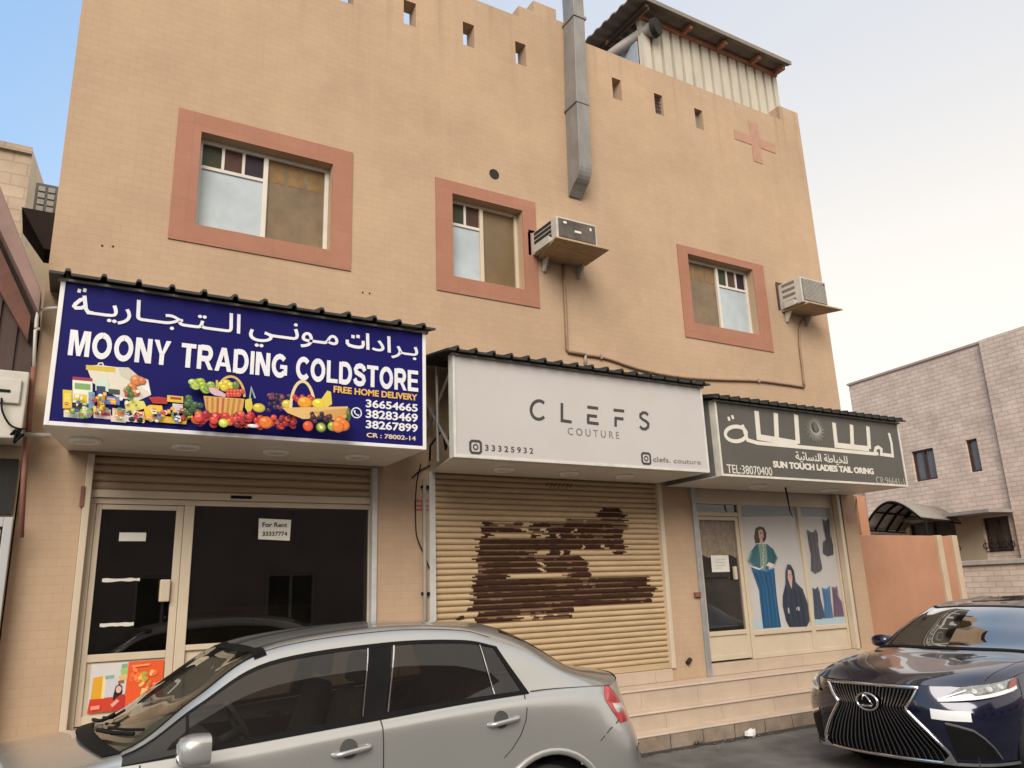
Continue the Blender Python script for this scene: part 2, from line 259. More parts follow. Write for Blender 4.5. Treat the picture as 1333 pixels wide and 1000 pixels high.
# ------------------------------------------------------------------ mesh building
def woff(o):
    if o is None: return Vector((0, 0, 0))
    return Vector(o.get('_w', (0, 0, 0)))
class MB:
    def __init__(s): s.v = []; s.f = []; s.m = []; s.c = []
    def add(s, v, f, m=0, c=None):
        b = len(s.v); s.v += [tuple(map(float, p)) for p in v]
        for q in f: s.f.append([b + i for i in q]); s.m.append(m); s.c.append(c)
        return s
    def box(s, x0, x1, y0, y1, z0, z1, m=0):
        v = [(x, y, z) for z in (z0, z1) for y in (y0, y1) for x in (x0, x1)]
        return s.add(v, [(0, 2, 3, 1), (4, 5, 7, 6), (0, 1, 5, 4), (2, 6, 7, 3), (0, 4, 6, 2), (1, 3, 7, 5)], m)
    def hexa(s, a, b, m=0):       # a: four lower / front corners, b: the matching four
        v = list(a) + list(b)
        return s.add(v, [(3, 2, 1, 0), (4, 5, 6, 7), (0, 1, 5, 4), (1, 2, 6, 5), (2, 3, 7, 6), (3, 0, 4, 7)], m)
    def prism(s, poly, y0, y1, m=0):   # polygon in x,z given counter-clockwise seen from the street
        n = len(poly); v = [(p[0], y0, p[1]) for p in poly] + [(p[0], y1, p[1]) for p in poly]
        f = [tuple(range(n)), tuple(range(2 * n - 1, n - 1, -1))]
        f += [(i, i + n, (i + 1) % n + n, (i + 1) % n) for i in range(n)]
        return s.add(v, f, m)
    def tube(s, pts, r, n=10, m=0, closed=False):
        pts = [Vector(p) for p in pts]; L = len(pts); rings = []
        up0 = None
        for i, p in enumerate(pts):
            a = pts[(i - 1) % L] if (closed or i > 0) else p; b = pts[(i + 1) % L] if (closed or i < L - 1) else p
            d = (b - a); d = d.normalized() if d.length > 1e-9 else Vector((0, 0, 1))
            if up0 is None: up0 = Vector((0, 0, 1)) if abs(d.z) < 0.9 else Vector((0, 1, 0))
            x = d.cross(up0)
            if x.length < 1e-4: x = d.cross(Vector((1, 0, 0)))
            x.normalize(); y = x.cross(d).normalized(); up0 = y
            rr = r[i] if isinstance(r, (list, tuple)) else r
            rings.append([p + x * rr * math.cos(2 * math.pi * k / n) + y * rr * math.sin(2 * math.pi * k / n) for k in range(n)])
        v = [q for g in rings for q in g]; f = []
        for i in range(L if closed else L - 1):
            j = (i + 1) % L
            f += [(i * n + k, i * n + (k + 1) % n, j * n + (k + 1) % n, j * n + k) for k in range(n)]
        if not closed: f += [tuple(range(n - 1, -1, -1)), tuple((L - 1) * n + k for k in range(n))]
        return s.add(v, f, m)
    def disc(s, c, nrm, r, h=0.0, n=24, m=0, r2=None):
        nrm = Vector(nrm).normalized(); c = Vector(c)
        x = nrm.orthogonal().normalized(); y = nrm.cross(x); r2 = r if r2 is None else r2
        a = [c + x * r * math.cos(2 * math.pi * k / n) + y * r * math.sin(2 * math.pi * k / n) for k in range(n)]
        b = [c + nrm * h + x * r2 * math.cos(2 * math.pi * k / n) + y * r2 * math.sin(2 * math.pi * k / n) for k in range(n)]
        if h == 0: return s.add(a, [tuple(range(n))], m)
        return s.add(a + b, [tuple(range(n - 1, -1, -1)), tuple(range(n, 2 * n))] + [(k, (k + 1) % n, (k + 1) % n + n, k + n) for k in range(n)], m)
    def ring(s, c, nrm, R1, r, n=28, k=8, m=0, sx=1.0, sz=1.0):
        nrm = Vector(nrm).normalized(); x = nrm.orthogonal().normalized()
        if abs(nrm.y) > 0.9: x = Vector((1, 0, 0))
        y = nrm.cross(x); c = Vector(c)
        return s.tube([c + x * R1 * sx * math.cos(2 * math.pi * i / n) + y * R1 * sz * math.sin(2 * math.pi * i / n) for i in range(n)], r, k, m, True)
    def build(s, name, mats, parent=None, smooth=False, bevel=0.0, bseg=2, angle=None):
        if not isinstance(mats, (list, tuple)): mats = [mats]
        w = woff(parent)
        me = bpy.data.meshes.new(name)
        me.from_pydata([(x - w.x, y - w.y, z - w.z) for x, y, z in s.v], [], s.f); me.update()
        for m in mats: me.materials.append(m)
        if len(mats) > 1: me.polygons.foreach_set('material_index', s.m)
        if any(c is not None for c in s.c):
            at = me.color_attributes.new('ink', 'FLOAT_COLOR', 'CORNER')
            for p in me.polygons:
                c = s.c[p.index] or (1, 1, 1)
                for li in p.loop_indices: at.data[li].color = (*c, 1)
        o = bpy.data.objects.new(name, me); COL.objects.link(o)
        if parent is not None: o.parent = parent; o['_w'] = list(w)
        if smooth:
            me.polygons.foreach_set('use_smooth', [True] * len(me.polygons))
            if angle: me.set_sharp_from_angle(angle=R(angle))
        if bevel:
            b = o.modifiers.new('soft_edges', 'BEVEL'); b.width = bevel; b.segments = bseg; b.limit_method = 'ANGLE'; b.angle_limit = R(40); b.harden_normals = False
        return o
def thing(name, label, cat, loc, group=None, rz=0.0):
    o = bpy.data.objects.new(name, None); COL.objects.link(o); o.location = loc; o.rotation_euler = (0, 0, rz); o.empty_display_size = 0.3
    o['label'] = label; o['category'] = cat; o['_w'] = list(loc)
    if group: o['group'] = group
    return o
def tag(o, label, cat, group=None, kind=None):
    o['label'] = label; o['category'] = cat
    if group: o['group'] = group
    if kind: o['kind'] = kind
    return o
def struct(o, label=None):
    o['kind'] = 'structure'
    if label: o['label'] = label
    return o
def part(o, label=None):
    if label: o['label'] = label
    return o

def wall_grid(mb, x0, x1, z0, z1, y0, y1, solid, xs, zs, m=0):
    """slab y0..y1 with real openings: solid(xm, zm) says which grid cells exist; reveals are closed"""
    xs = sorted(set([x0, x1] + [x for x in xs if x0 < x < x1])); zs = sorted(set([z0, z1] + [z for z in zs if z0 < z < z1]))
    nx, nz_ = len(xs) - 1, len(zs) - 1
    S_ = [[solid((xs[i] + xs[i + 1]) / 2, (zs[k] + zs[k + 1]) / 2) for k in range(nz_)] for i in range(nx)]
    ok = lambda i, k: 0 <= i < nx and 0 <= k < nz_ and S_[i][k]
    for i in range(nx):
        for k in range(nz_):
            if not S_[i][k]: continue
            a, b, c, d = xs[i], xs[i + 1], zs[k], zs[k + 1]
            mb.add([(a, y0, c), (b, y0, c), (b, y0, d), (a, y0, d)], [(0, 1, 2, 3)], m)
            mb.add([(a, y1, c), (b, y1, c), (b, y1, d), (a, y1, d)], [(3, 2, 1, 0)], m)
            if not ok(i - 1, k): mb.add([(a, y0, c), (a, y1, c), (a, y1, d), (a, y0, d)], [(3, 2, 1, 0)], m)
            if not ok(i + 1, k): mb.add([(b, y0, c), (b, y1, c), (b, y1, d), (b, y0, d)], [(0, 1, 2, 3)], m)
            if not ok(i, k - 1): mb.add([(a, y0, c), (b, y0, c), (b, y1, c), (a, y1, c)], [(3, 2, 1, 0)], m)
            if not ok(i, k + 1): mb.add([(a, y0, d), (b, y0, d), (b, y1, d), (a, y1, d)], [(0, 1, 2, 3)], m)

# ------------------------------------------------------------------ flat lettering and print, built on the sign's own plane (y = plane)
def text_mesh(body, size_off=0.0):
    c = bpy.data.curves.new('glyphs', 'FONT'); c.body = body; c.size = 1.0; c.offset = size_off; c.resolution_u = 4; c.extrude = 0.0
    o = bpy.data.objects.new('glyphs', c); COL.objects.link(o)
    bpy.context.view_layer.update()
    dg = bpy.context.evaluated_depsgraph_get()
    me = bpy.data.meshes.new_from_object(o.evaluated_get(dg))
    v = [tuple(q.co) for q in me.vertices]; f = [tuple(p.vertices) for p in me.polygons]
    bpy.data.objects.remove(o); bpy.data.curves.remove(c); bpy.data.meshes.remove(me)
    return v, f
def lettering(name, body, x0, x1, z0, z1, y, material, parent, bold=0.0, thick=0.004, shear=0.0):
    v, f = text_mesh(body, bold)
    ax = [p[0] for p in v]; az = [p[1] for p in v]; a, b, c, d = min(ax), max(ax), min(az), max(az)
    kx, kz = (x1 - x0) / (b - a), (z1 - z0) / (d - c)
    q = [(x0 + (p[0] - a) * kx, z0 + (p[1] - c) * kz) for p in v]
    par = list(range(len(v)))
    def root(i):
        while par[i] != i: par[i] = par[par[i]]; i = par[i]
        return i
    for g in f:
        for i in g[1:]: par[root(i)] = root(g[0])
    ids = {}; lift = [ids.setdefault(root(i), len(ids)) % 16 * 0.0003 + thick for i in range(len(v))]
    mb = MB(); mb.add([(p[0], y - lift[i], p[1]) for i, p in enumerate(q)], f)
    # raised letter edges
    from collections import Counter
    ec = Counter()
    for g in f:
        for i in range(len(g)): ec[(g[i], g[(i + 1) % len(g)])] += 1
    for (i, j) in list(ec):
        if (j, i) not in ec:
            mb.add([(q[i][0], y - lift[i], q[i][1]), (q[j][0], y - lift[j], q[j][1]), (q[j][0], y, q[j][1]), (q[i][0], y, q[i][1])], [(0, 3, 2, 1)])
    return mb.build(name, material, parent)
def block_letters(name, word, x0, x1, z0, z1, y, material, parent):
    """heavy grotesque capitals built from bars and bows; w = widths in cap heights"""
    T_, U = 0.262, 0.205
    def bow(cx, cz, rx, rz, a0, a1, n=22): return ('s', [(cx + rx * math.cos(R(a0 + (a1 - a0) * i / n)), cz + rz * math.sin(R(a0 + (a1 - a0) * i / n))) for i in range(n + 1)])
    def bar(a, b, c, d): return ('p', [(a, c), (b, c), (b, d), (a, d)])
    def g(ch):
        if ch == 'M': w = 1.02; return w, [bar(0, T_ - .03, 0, 1), bar(w - T_ + .03, w, 0, 1), ('p', [(T_ * .5, 1), (T_ + .09, 1), (w / 2 + .09, 0), (w / 2 - .09, 0)]), ('p', [(w - T_ - .09, 1), (w - T_ * .5, 1), (w / 2 + .09, 0), (w / 2 - .09, 0)])]
        if ch == 'N': w = .86; return w, [bar(0, T_ - .02, 0, 1), bar(w - T_ + .02, w, 0, 1), ('p', [(0.02, 1), (T_ + .03, 1), (w - .02, 0), (w - T_ - .03, 0)])]
        if ch == 'O': w = 1.0; return w, [bow(.5, .5, .5 - T_ / 2, .515 - U / 2, 90, 451, 30)]
        if ch == 'C': w = .86; return w, [bow(.5, .5, .5 - T_ / 2, .515 - U / 2, 42, 318, 26)]
        if ch == 'G': w = .98; return w, [bow(.5, .5, .5 - T_ / 2, .515 - U / 2, 42, 322, 26), bar(.53, w - .02, .38, .55), bar(w - .22, w - .02, .10, .38)]
        if ch == 'Y': w = .9; return w, [bar(w / 2 - T_ / 2 + .01, w / 2 + T_ / 2 - .01, 0, .46), ('p', [(0, 1), (.26, 1), (w / 2 + .05, .42), (w / 2 - .12, .42)]), ('p', [(w - .26, 1), (w, 1), (w / 2 + .12, .42), (w / 2 - .05, .42)])]
        if ch == 'T': w = .8; return w, [bar(w / 2 - T_ / 2, w / 2 + T_ / 2, 0, .82), bar(0, w, .82, 1)]
        if ch == 'I': return .22, [bar(0, .22, 0, 1)]
        if ch == 'L': w = .74; return w, [bar(0, T_ - .02, 0, 1), bar(T_ - .02, w, 0, .18)]
        if ch == 'E': w = .78; return w, [bar(0, T_ - .02, 0, 1), bar(T_ - .02, w, 0, .18), bar(T_ - .02, w - .05, .42, .59), bar(T_ - .02, w - .01, .82, 1)]
        if ch == 'A': w = .96; return w, [('p', [(0, 0), (.24, 0), (w / 2 + .10, 1), (w / 2 - .14, 1)]), ('p', [(w - .24, 0), (w, 0), (w / 2 + .14, 1), (w / 2 - .10, 1)]), bar(.24, w - .24, .21, .37)]
        if ch == 'D': w = .9; return w, [bar(0, T_ - .02, 0, 1), ('s', [(.18, .91), (.42, .91)] + bow(.42, .5, w - .42 - T_ / 2, .41, 86, -86, 16)[1] + [(.42, .09), (.18, .09)])]
        if ch == 'R': w = .9; return w, [bar(0, T_ - .02, 0, 1), ('s', [(.18, .91), (.52, .91)] + bow(.52, .68, .22, .23, 84, -84, 12)[1] + [(.52, .45), (.18, .45)]), ('p', [(.36, .42), (.58, .46), (w, 0), (.66, 0)])]
        if ch == 'S': w = .86; return w, [('s', [(.79, .70), (.72, .83), (.58, .905), (.42, .92), (.24, .87), (.14, .74), (.19, .61), (.36, .545), (.54, .49), (.70, .41), (.745, .27), (.66, .14), (.48, .085), (.30, .095), (.16, .17), (.09, .31)])]
    gap = .095; tot = sum(g(c)[0] for c in word) + gap * (len(word) - 1); k = (x1 - x0) / tot; kz = z1 - z0; X = x0
    for ch in word:
        w, prims = g(ch); mb = MB()
        for i, (typ, pts) in enumerate(prims):
            yy = y - 0.006 - i * 0.0006
            if typ == 's':
                L, Rr = stroke_poly(pts, [T_ - .03] * len(pts)); n = len(pts)
                A_ = [(X + p[0] * k, z0 + p[1] * kz) for p in L]; B_ = [(X + p[0] * k, z0 + p[1] * kz) for p in Rr]
                mb.add([(p[0], yy, p[1]) for p in A_] + [(p[0], yy, p[1]) for p in B_] + [(p[0], y, p[1]) for p in A_] + [(p[0], y, p[1]) for p in B_],
                       [(j, j + n, j + n + 1, j + 1) for j in range(n - 1)] + [(j, j + 1, j + 2 * n + 1, j + 2 * n) for j in range(n - 1)] + [(j + n + 1, j + n, j + 3 * n, j + 3 * n + 1) for j in range(n - 1)])
            else: mb.prism([(X + p[0] * k, z0 + p[1] * kz) for p in pts], yy, y)
        mb.build(name, material, parent); X += (w + gap) * k
def stroke_poly(pts, w):
    """mitred outline of a polyline in x,z"""
    n = len(pts); L = []; Rr = []
    for i, p in enumerate(pts):
        a = np.array(pts[max(i - 1, 0)]); b = np.array(pts[min(i + 1, n - 1)]); p = np.array(p)
        d1 = p - a if i > 0 else b - p; d2 = b - p if i < n - 1 else p - a
        d1 = d1 / (np.linalg.norm(d1) + 1e-9); d2 = d2 / (np.linalg.norm(d2) + 1e-9)
        n1 = np.array([-d1[1], d1[0]]); n2 = np.array([-d2[1], d2[0]]); mm = n1 + n2; mm = mm / (np.linalg.norm(mm) + 1e-9)
        ww = w[i] if isinstance(w, (list, tuple)) else w
        k = ww / 2 / max(0.45, mm.dot(n1)); L.append(p + mm * k); Rr.append(p - mm * k)
    return L, Rr
class Ink:
    """flat printed picture: coloured shapes laid in layers 0.25 mm apart"""
    def __init__(s, y): s.mb = MB(); s.y = y; s.k = 0
    def poly(s, pts, col):
        s.k += 1; y = s.y - 0.00025 * s.k; s.mb.add([(p[0], y, p[1]) for p in pts], [tuple(range(len(pts)))], 0, col); return s
    def fan(s, pts, col): return s.poly(pts, col)
    def stroke(s, pts, w, col):
        L, Rr = stroke_poly(pts, w); s.k += 1; y = s.y - 0.00025 * s.k; n = len(pts)
        s.mb.add([(p[0], y, p[1]) for p in L] + [(p[0], y, p[1]) for p in Rr], [(i, i + n, i + n + 1, i + 1) for i in range(n - 1)], 0, col); return s
    def ell(s, c, rx, rz, col, n=18, rot=0.0):
        return s.poly([(c[0] + rx * math.cos(t) * math.cos(rot) - rz * math.sin(t) * math.sin(rot), c[1] + rx * math.cos(t) * math.sin(rot) + rz * math.sin(t) * math.cos(rot)) for t in [2 * math.pi * i / n for i in range(n)]], col)
    def build(s, name, parent, m=None): return s.mb.build(name, m or PRINT, parent)

# ================================================================== SETTING
g = MB(); g.add([(-400, -400, 0), (400, -400, 0), (400, 400, 0), (-400, 400, 0)], [(0, 1, 2, 3)]); struct(g.build('ground', DIRT))
g = MB(); g.add([(-120, -4.5, 0.004), (120, -4.5, 0.004), (120, 7.3, 0.004), (-120, 7.3, 0.004)], [(0, 1, 2, 3)]); struct(g.build('road', ASPH))
g = MB(); v = []; r2_ = random.Random(3)
for i in range(140): x = -2.2 + 13.4 * i / 139; v += [(x, 7.235, .007), (x, 7.14 - .07 * r2_.random(), .007)]
g.add(v, [(2 * i, 2 * i + 1, 2 * i + 3, 2 * i + 2) for i in range(139)]); struct(g.build('gutter', mat('gutter_grime', (0.045, 0.04, 0.034), 0.9, var=0.4, scale=9)))
g = MB(); g.add([(11.2, 7.3, 0.004), (17.3, 7.3, 0.004), (17.3, 80, 0.004), (11.2, 80, 0.004)], [(0, 1, 2, 3)]); struct(g.build('side_road', ASPH))

# ------------------------------------------------------------------ entrance steps
st = thing('entrance_steps', 'beige tiled steps running along the foot of the shops above a kerb', 'steps', (5.4, 7.6, 0))
mb = MB(); mb.box(-2.2, 11.2, 7.23, 7.45, 0, 0.158); mb.build('kerb_step', KERBM, st, bevel=0.012)
TREAD = brick('tread_slab', (0.60, 0.49, 0.39), (0.57, 0.46, 0.365), (0.38, 0.30, 0.23), 0.9, 0.9, 0.004, 0.5, 0.15, 0.0, 0.14, 1.6, flat=True)
mb = MB(); mb.box(-2.2, 11.2, 7.222, 7.46, 0.158, 0.178); mb.build('lower_tread', TREAD, st, bevel=0.006)
mb = MB(); mb.box(-2.2, 11.2, 7.455, 7.70, 0.10, 0.350); mb.build('middle_riser', STEP, st)
mb = MB(); mb.box(-2.2, 11.2, 7.435, 7.66, 0.350, 0.372); mb.build('middle_tread', TREAD, st, bevel=0.006)
mb = MB(); mb.box(-2.2, 11.2, 7.65, 7.985, 0.10, 0.571); mb.build('upper_riser', STEP, st)
mb = MB(); mb.box(-2.2, 11.2, 7.632, 7.985, 0.571, 0.593); mb.build('landing', TREAD, st, bevel=0.006)

# ================================================================== SHOP BUILDING
for a_, b_, nm_ in ((0.275, 3.045, 0), (3.725, 7.025, 0), (7.685, 10.795, 0)):
    mb = MB(); mb.box(a_, b_, 7.99, 8.20, 0.594, 0.742); mb.build('door_sill', STEP, st, bevel=0.006)
B = thing('shop_building', 'two storey sand coloured shop building with pink window surrounds and stepped parapet', 'building', (5.45, 8, 0))
BX0, BX1, BY = -0.22, 11.13, 8.0
wins = [(1.02, 2.47, 5.56, 6.65), (4.02, 5.06, 5.53, 6.66), (8.0, 9.40, 5.52, 6.63)]
shops = [(0.27, 3.05, 0.60, 3.10), (3.72, 7.03, 0.60, 3.09), (7.60, 10.80, 0.60, 3.06)]
holes = [(x, x + 0.175, 8.96, 9.33) for x in (0.83, 1.67, 2.505, 3.36, 4.23, 5.065, 6.79, 7.63, 8.49)]
cuts = wins + shops + holes
def solid(x, z):
    for a, b, c, d in cuts:
        if a < x < b and c < z < d: return False
    if z > 9.77:
        if 5.15 < x < 5.41: return z < 9.96
        if 5.41 < x < 5.81: return z < 10.16
        if 5.81 < x < 6.08: return z < 9.98
        if 10.64 < x: return z < 10.06
        if x < 0.2: return z < 10.06
        return False
    return True
xs = [c[0] for c in cuts] + [c[1] for c in cuts] + [5.15, 5.41, 5.81, 6.08, 10.64, 0.2]
zs = [c[2] for c in cuts] + [c[3] for c in cuts] + [9.77, 9.96, 9.98, 10.06, 10.16]
mb = MB(); wall_grid(mb, BX0, BX1, 0.593, 10.16, BY, BY + 0.22, solid, xs, zs)
mb.build('facade_wall', WALL, B)
mb = MB(); mb.box(BX0, BX0 + 0.22, 8.22, 19, 0.0, 9.77); mb.box(BX1 - 0.22, BX1, 8.22, 19, 0, 9.77); mb.box(BX0 + 0.22, BX1 - 0.22, 18.8, 19, 0, 9.2)
mb.box(BX0, BX1, 7.99, 8.22, 0.0, 0.593)
mb.build('side_walls', WALL, B)
mb = MB(); mb.box(BX0 + 0.22, BX1 - 0.22, 8.22, 18.8, 8.45, 8.65); mb.build('roof_slab', mat('roof_screed', (0.30, 0.26, 0.21), 0.9), B)
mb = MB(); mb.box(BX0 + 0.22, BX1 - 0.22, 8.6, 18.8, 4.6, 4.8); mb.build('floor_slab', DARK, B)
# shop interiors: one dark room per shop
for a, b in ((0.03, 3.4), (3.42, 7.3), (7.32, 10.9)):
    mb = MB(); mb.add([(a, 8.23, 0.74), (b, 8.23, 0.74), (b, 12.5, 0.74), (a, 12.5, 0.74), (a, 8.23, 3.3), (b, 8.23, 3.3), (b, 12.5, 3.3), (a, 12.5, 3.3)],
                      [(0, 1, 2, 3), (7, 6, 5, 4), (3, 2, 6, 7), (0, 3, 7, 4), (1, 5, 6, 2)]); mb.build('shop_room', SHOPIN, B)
# painted cross and a small round vent hole
mb = MB(); cx_, cz_ = 9.88, 9.1
mb.prism([(9.37, cz_ - 0.09), (10.37, cz_ - 0.09), (10.37, cz_ + 0.09), (9.37, cz_ + 0.09)], 7.992, 7.999)
mb.prism([(cx_ - 0.11, cz_ - 0.40), (cx_ + 0.11, cz_ - 0.40), (cx_ + 0.11, cz_ - 0.0905), (cx_ - 0.11, cz_ - 0.0905)], 7.992, 7.999)
mb.prism([(cx_ - 0.11, cz_ + 0.0905), (cx_ + 0.11, cz_ + 0.0905), (cx_ + 0.11, cz_ + 0.38), (cx_ - 0.11, cz_ + 0.38)], 7.992, 7.999)
mb.build('painted_cross', mat('faded_pink_paint', (0.41, 0.235, 0.165), 0.8, var=0.12), B)
mb = MB(); mb.disc((4.65, 7.996, 7.10), (0, -1, 0), 0.065, 0.001); mb.ring((4.65, 7.998, 7.10), (0, 1, 0), 0.068, 0.006); mb.build('vent_hole', DARK, B)
for px in ((133, 320), (147, 321), (472, 381), (481, 382)):
    x, z = P(*px, 8.0); mb = MB(); mb.disc((x, 7.997, z), (0, -1, 0), 0.011, 0.001, 10); mb.build('plug_hole', DARK, B)
mb = MB(); x, z = P(895, 862, 7.99); mb.tube([(x - 0.02, 7.97, z - 0.01), (x + 0.05, 7.99, z + 0.03)], 0.03, 10); mb.build('capped_outlet', DARK, B)
# red stencilled number box beside the middle shop
st_ = Ink(7.996); rs = srgb(165, 75, 85)
bx = P(540, 652, 8.0); ex = P(559, 664, 8.0)
w_, h_ = ex[0] - bx[0], bx[1] - ex[1]
for t in (0, 0.5, 1): st_.stroke([(bx[0] + w_ * t, ex[1]), (bx[0] + w_ * t, bx[1])], 0.02, rs)
for t in (0, 0.45, 1): st_.stroke([(bx[0], ex[1] + h_ * t), (ex[0], ex[1] + h_ * t)], 0.018, rs)
st_.build('red_stencil', B)
st2 = Ink(7.996); bx = P(1103, 676, 8.0); st2.stroke([(bx[0], bx[1] - .05), (bx[0], bx[1] + .06), (bx[0] + .09, bx[1] + .06), (bx[0] + .09, bx[1] - .05), (bx[0], bx[1] - .05)], 0.025, srgb(190, 120, 105)); st2.build('red_stencil', B)

q = MB()
for i in range(5): q.box(7.632, 7.803, 8.05, 8.06, 8.99 + i * .07, 9.005 + i * .07)
for i in range(3): q.box(7.66 + i * .05, 7.672 + i * .05, 8.061, 8.07, 8.962, 9.328)
q.build('vent_grille', BROWN, B)
q = MB(); q.box(8.492, 8.663, 8.10, 8.11, 8.962, 9.328); q.build('vent_cover', GALV, B)
# windows of the upper floor: surround in the facade, frame set 0.14 back
tri = [(0.78, 2.71, 5.35, 6.87), (3.79, 5.27, 5.31, 6.83), (7.80, 9.66, 5.27, 6.75)]
def upper_window(i):
    a, b, c, d = wins[i]; A, Bq, Cq, D = tri[i]
    w = MB(); y0, y1 = 7.985, 8.0
    w.prism([(A, Cq), (Bq, Cq), (b, c), (a, c)], y0, y1); w.prism([(Bq, Cq), (Bq, D), (b, d), (b, c)], y0, y1)
    w.prism([(Bq, D), (A, D), (a, d), (b, d)], y0, y1); w.prism([(A, D), (A, Cq), (a, c), (a, d)], y0, y1)
    w.build('window_surround', brick('pink_tile_%d' % i, (0.365, 0.175, 0.115), (0.345, 0.162, 0.105), (0.315, 0.15, 0.10), 0.45, 0.45, 0.004, 0.75, 0.2, 0.0, 0.08, 3), B)
    f = MB(); y0, y1 = 8.13, 8.18; t = 0.045
    f.box(a, a + t, y0, y1, c, d); f.box(b - t, b, y0, y1, c, d); f.box(a + t, b - t, y0, y1, d - t, d); f.box(a + t, b - t, y0, y1, c, c + t)
    mid = [0.5, 0.47, 0.52][i]; xm = a + (b - a) * mid; f.box(xm - 0.025, xm + 0.025, y0 - 0.006, y1, c + t, d - t)
    fr = f.build('window', WHITEF if i != 1 else CREAM, B, bevel=0.004)
    lo, hi = c + t, d - t; zt = lo + (hi - lo) * 0.72
    opn = 0 if i != 2 else 1            # which half shows the pale blind
    spans = [(a + t, xm - 0.025), (xm + 0.025, b - t)]
    L, Rr = spans[opn], spans[1 - opn]
    bar = MB(); bar.box(L[0], L[1], y0 + 0.012, y1 - 0.004, zt - 0.018, zt + 0.018)
    n = 2 if i == 1 else 3
    for k in range(1, n):
        x = L[0] + (L[1] - L[0]) * k / n; bar.box(x - 0.015, x + 0.015, y0 + 0.012, y1 - 0.004, zt + 0.018, hi)
    bar.build('glazing_bar', WHITEF, fr)
    p = MB(); p.box(L[0], L[1], 8.16, 8.165, lo, zt - 0.018); p.build('blind_pane', BLIND, fr)
    cs = [[GREENP, BROWNP, PURPLE], [GREENP, BROWNP], [GREENP, BROWNP, PURPLE]][i]
    for k in range(n):
        xa = L[0] + (L[1] - L[0]) * k / n; xb = L[0] + (L[1] - L[0]) * (k + 1) / n
        p = MB(); p.box(xa, xb, 8.1605, 8.1645, zt + 0.018, hi); p.build('coloured_pane', cs[k], fr)
    p = MB(); p.box(Rr[0], Rr[1], 8.162, 8.168, lo, hi); p.build('dusty_pane', WINDK2 if i == 1 else WINDK, fr)
    if i != 1:
        for k in range(3):
            xa = Rr[0] + (Rr[1] - Rr[0]) * (k + 0.08) / 3; xb = Rr[0] + (Rr[1] - Rr[0]) * (k + 0.88) / 3
            p = MB(); p.box(xa, xb, 8.1595, 8.1615, zt + 0.01, hi - 0.02); p.build('amber_pane', AMBER, fr)
for i in range(3): upper_window(i)

# ------------------------------------------------------------------ roller shutters
def slat_profile(z, h):       # y offset across one slat
    return [(0.004, z), (-0.014, z + h * 0.12), (-0.023, z + h * 0.42), (-0.020, z + h * 0.7), (-0.006, z + h * 0.9), (0.010, z + h * 0.95), (0.004, z + h)]
PEELROWS = [(2.697, [(6.12, 6.42)]), (2.627, [(6.01, 6.47)]), (2.566, [(5.54, 6.46)]), (2.502, [(4.38, 4.87), (5.0, 5.5), (5.47, 6.46)]), (2.446, [(4.34, 4.9), (5.0, 5.18), (5.25, 5.64), (5.67, 6.45)]), (2.383, [(4.34, 4.46), (5.0, 5.1), (5.23, 5.37), (5.41, 6.43)]), (2.309, [(4.29, 6.44)]), (2.24, [(4.29, 5.73), (5.76, 6.07), (6.14, 6.46)]), (2.172, [(4.26, 5.08), (5.26, 5.45), (5.5, 5.59), (6.26, 6.44)]), (2.091, [(4.24, 5.18), (5.18, 5.77)]), (2.023, [(4.24, 5.11), (5.17, 5.86)]), (1.948, [(4.24, 4.66), (5.32, 5.85)]), (1.876, [(4.21, 6.79)]), (1.809, [(4.22, 6.78)]), (1.756, [(4.33, 6.82)]), (1.703, [(4.23, 6.86)]), (1.637, [(4.19, 6.85)]), (1.566, [(4.19, 6.83)]), (1.506, [(4.26, 5.54)]), (1.425, [(4.2, 4.83), (5.0, 5.55)])]
def vnoise(x, s):
    i = math.floor(x); f = x - i; f = f * f * (3 - 2 * f)
    h = lambda n: random.Random((n * 7919 + s * 104729) & 0xffffffff).random()
    return h(i) * (1 - f) + h(i + 1) * f
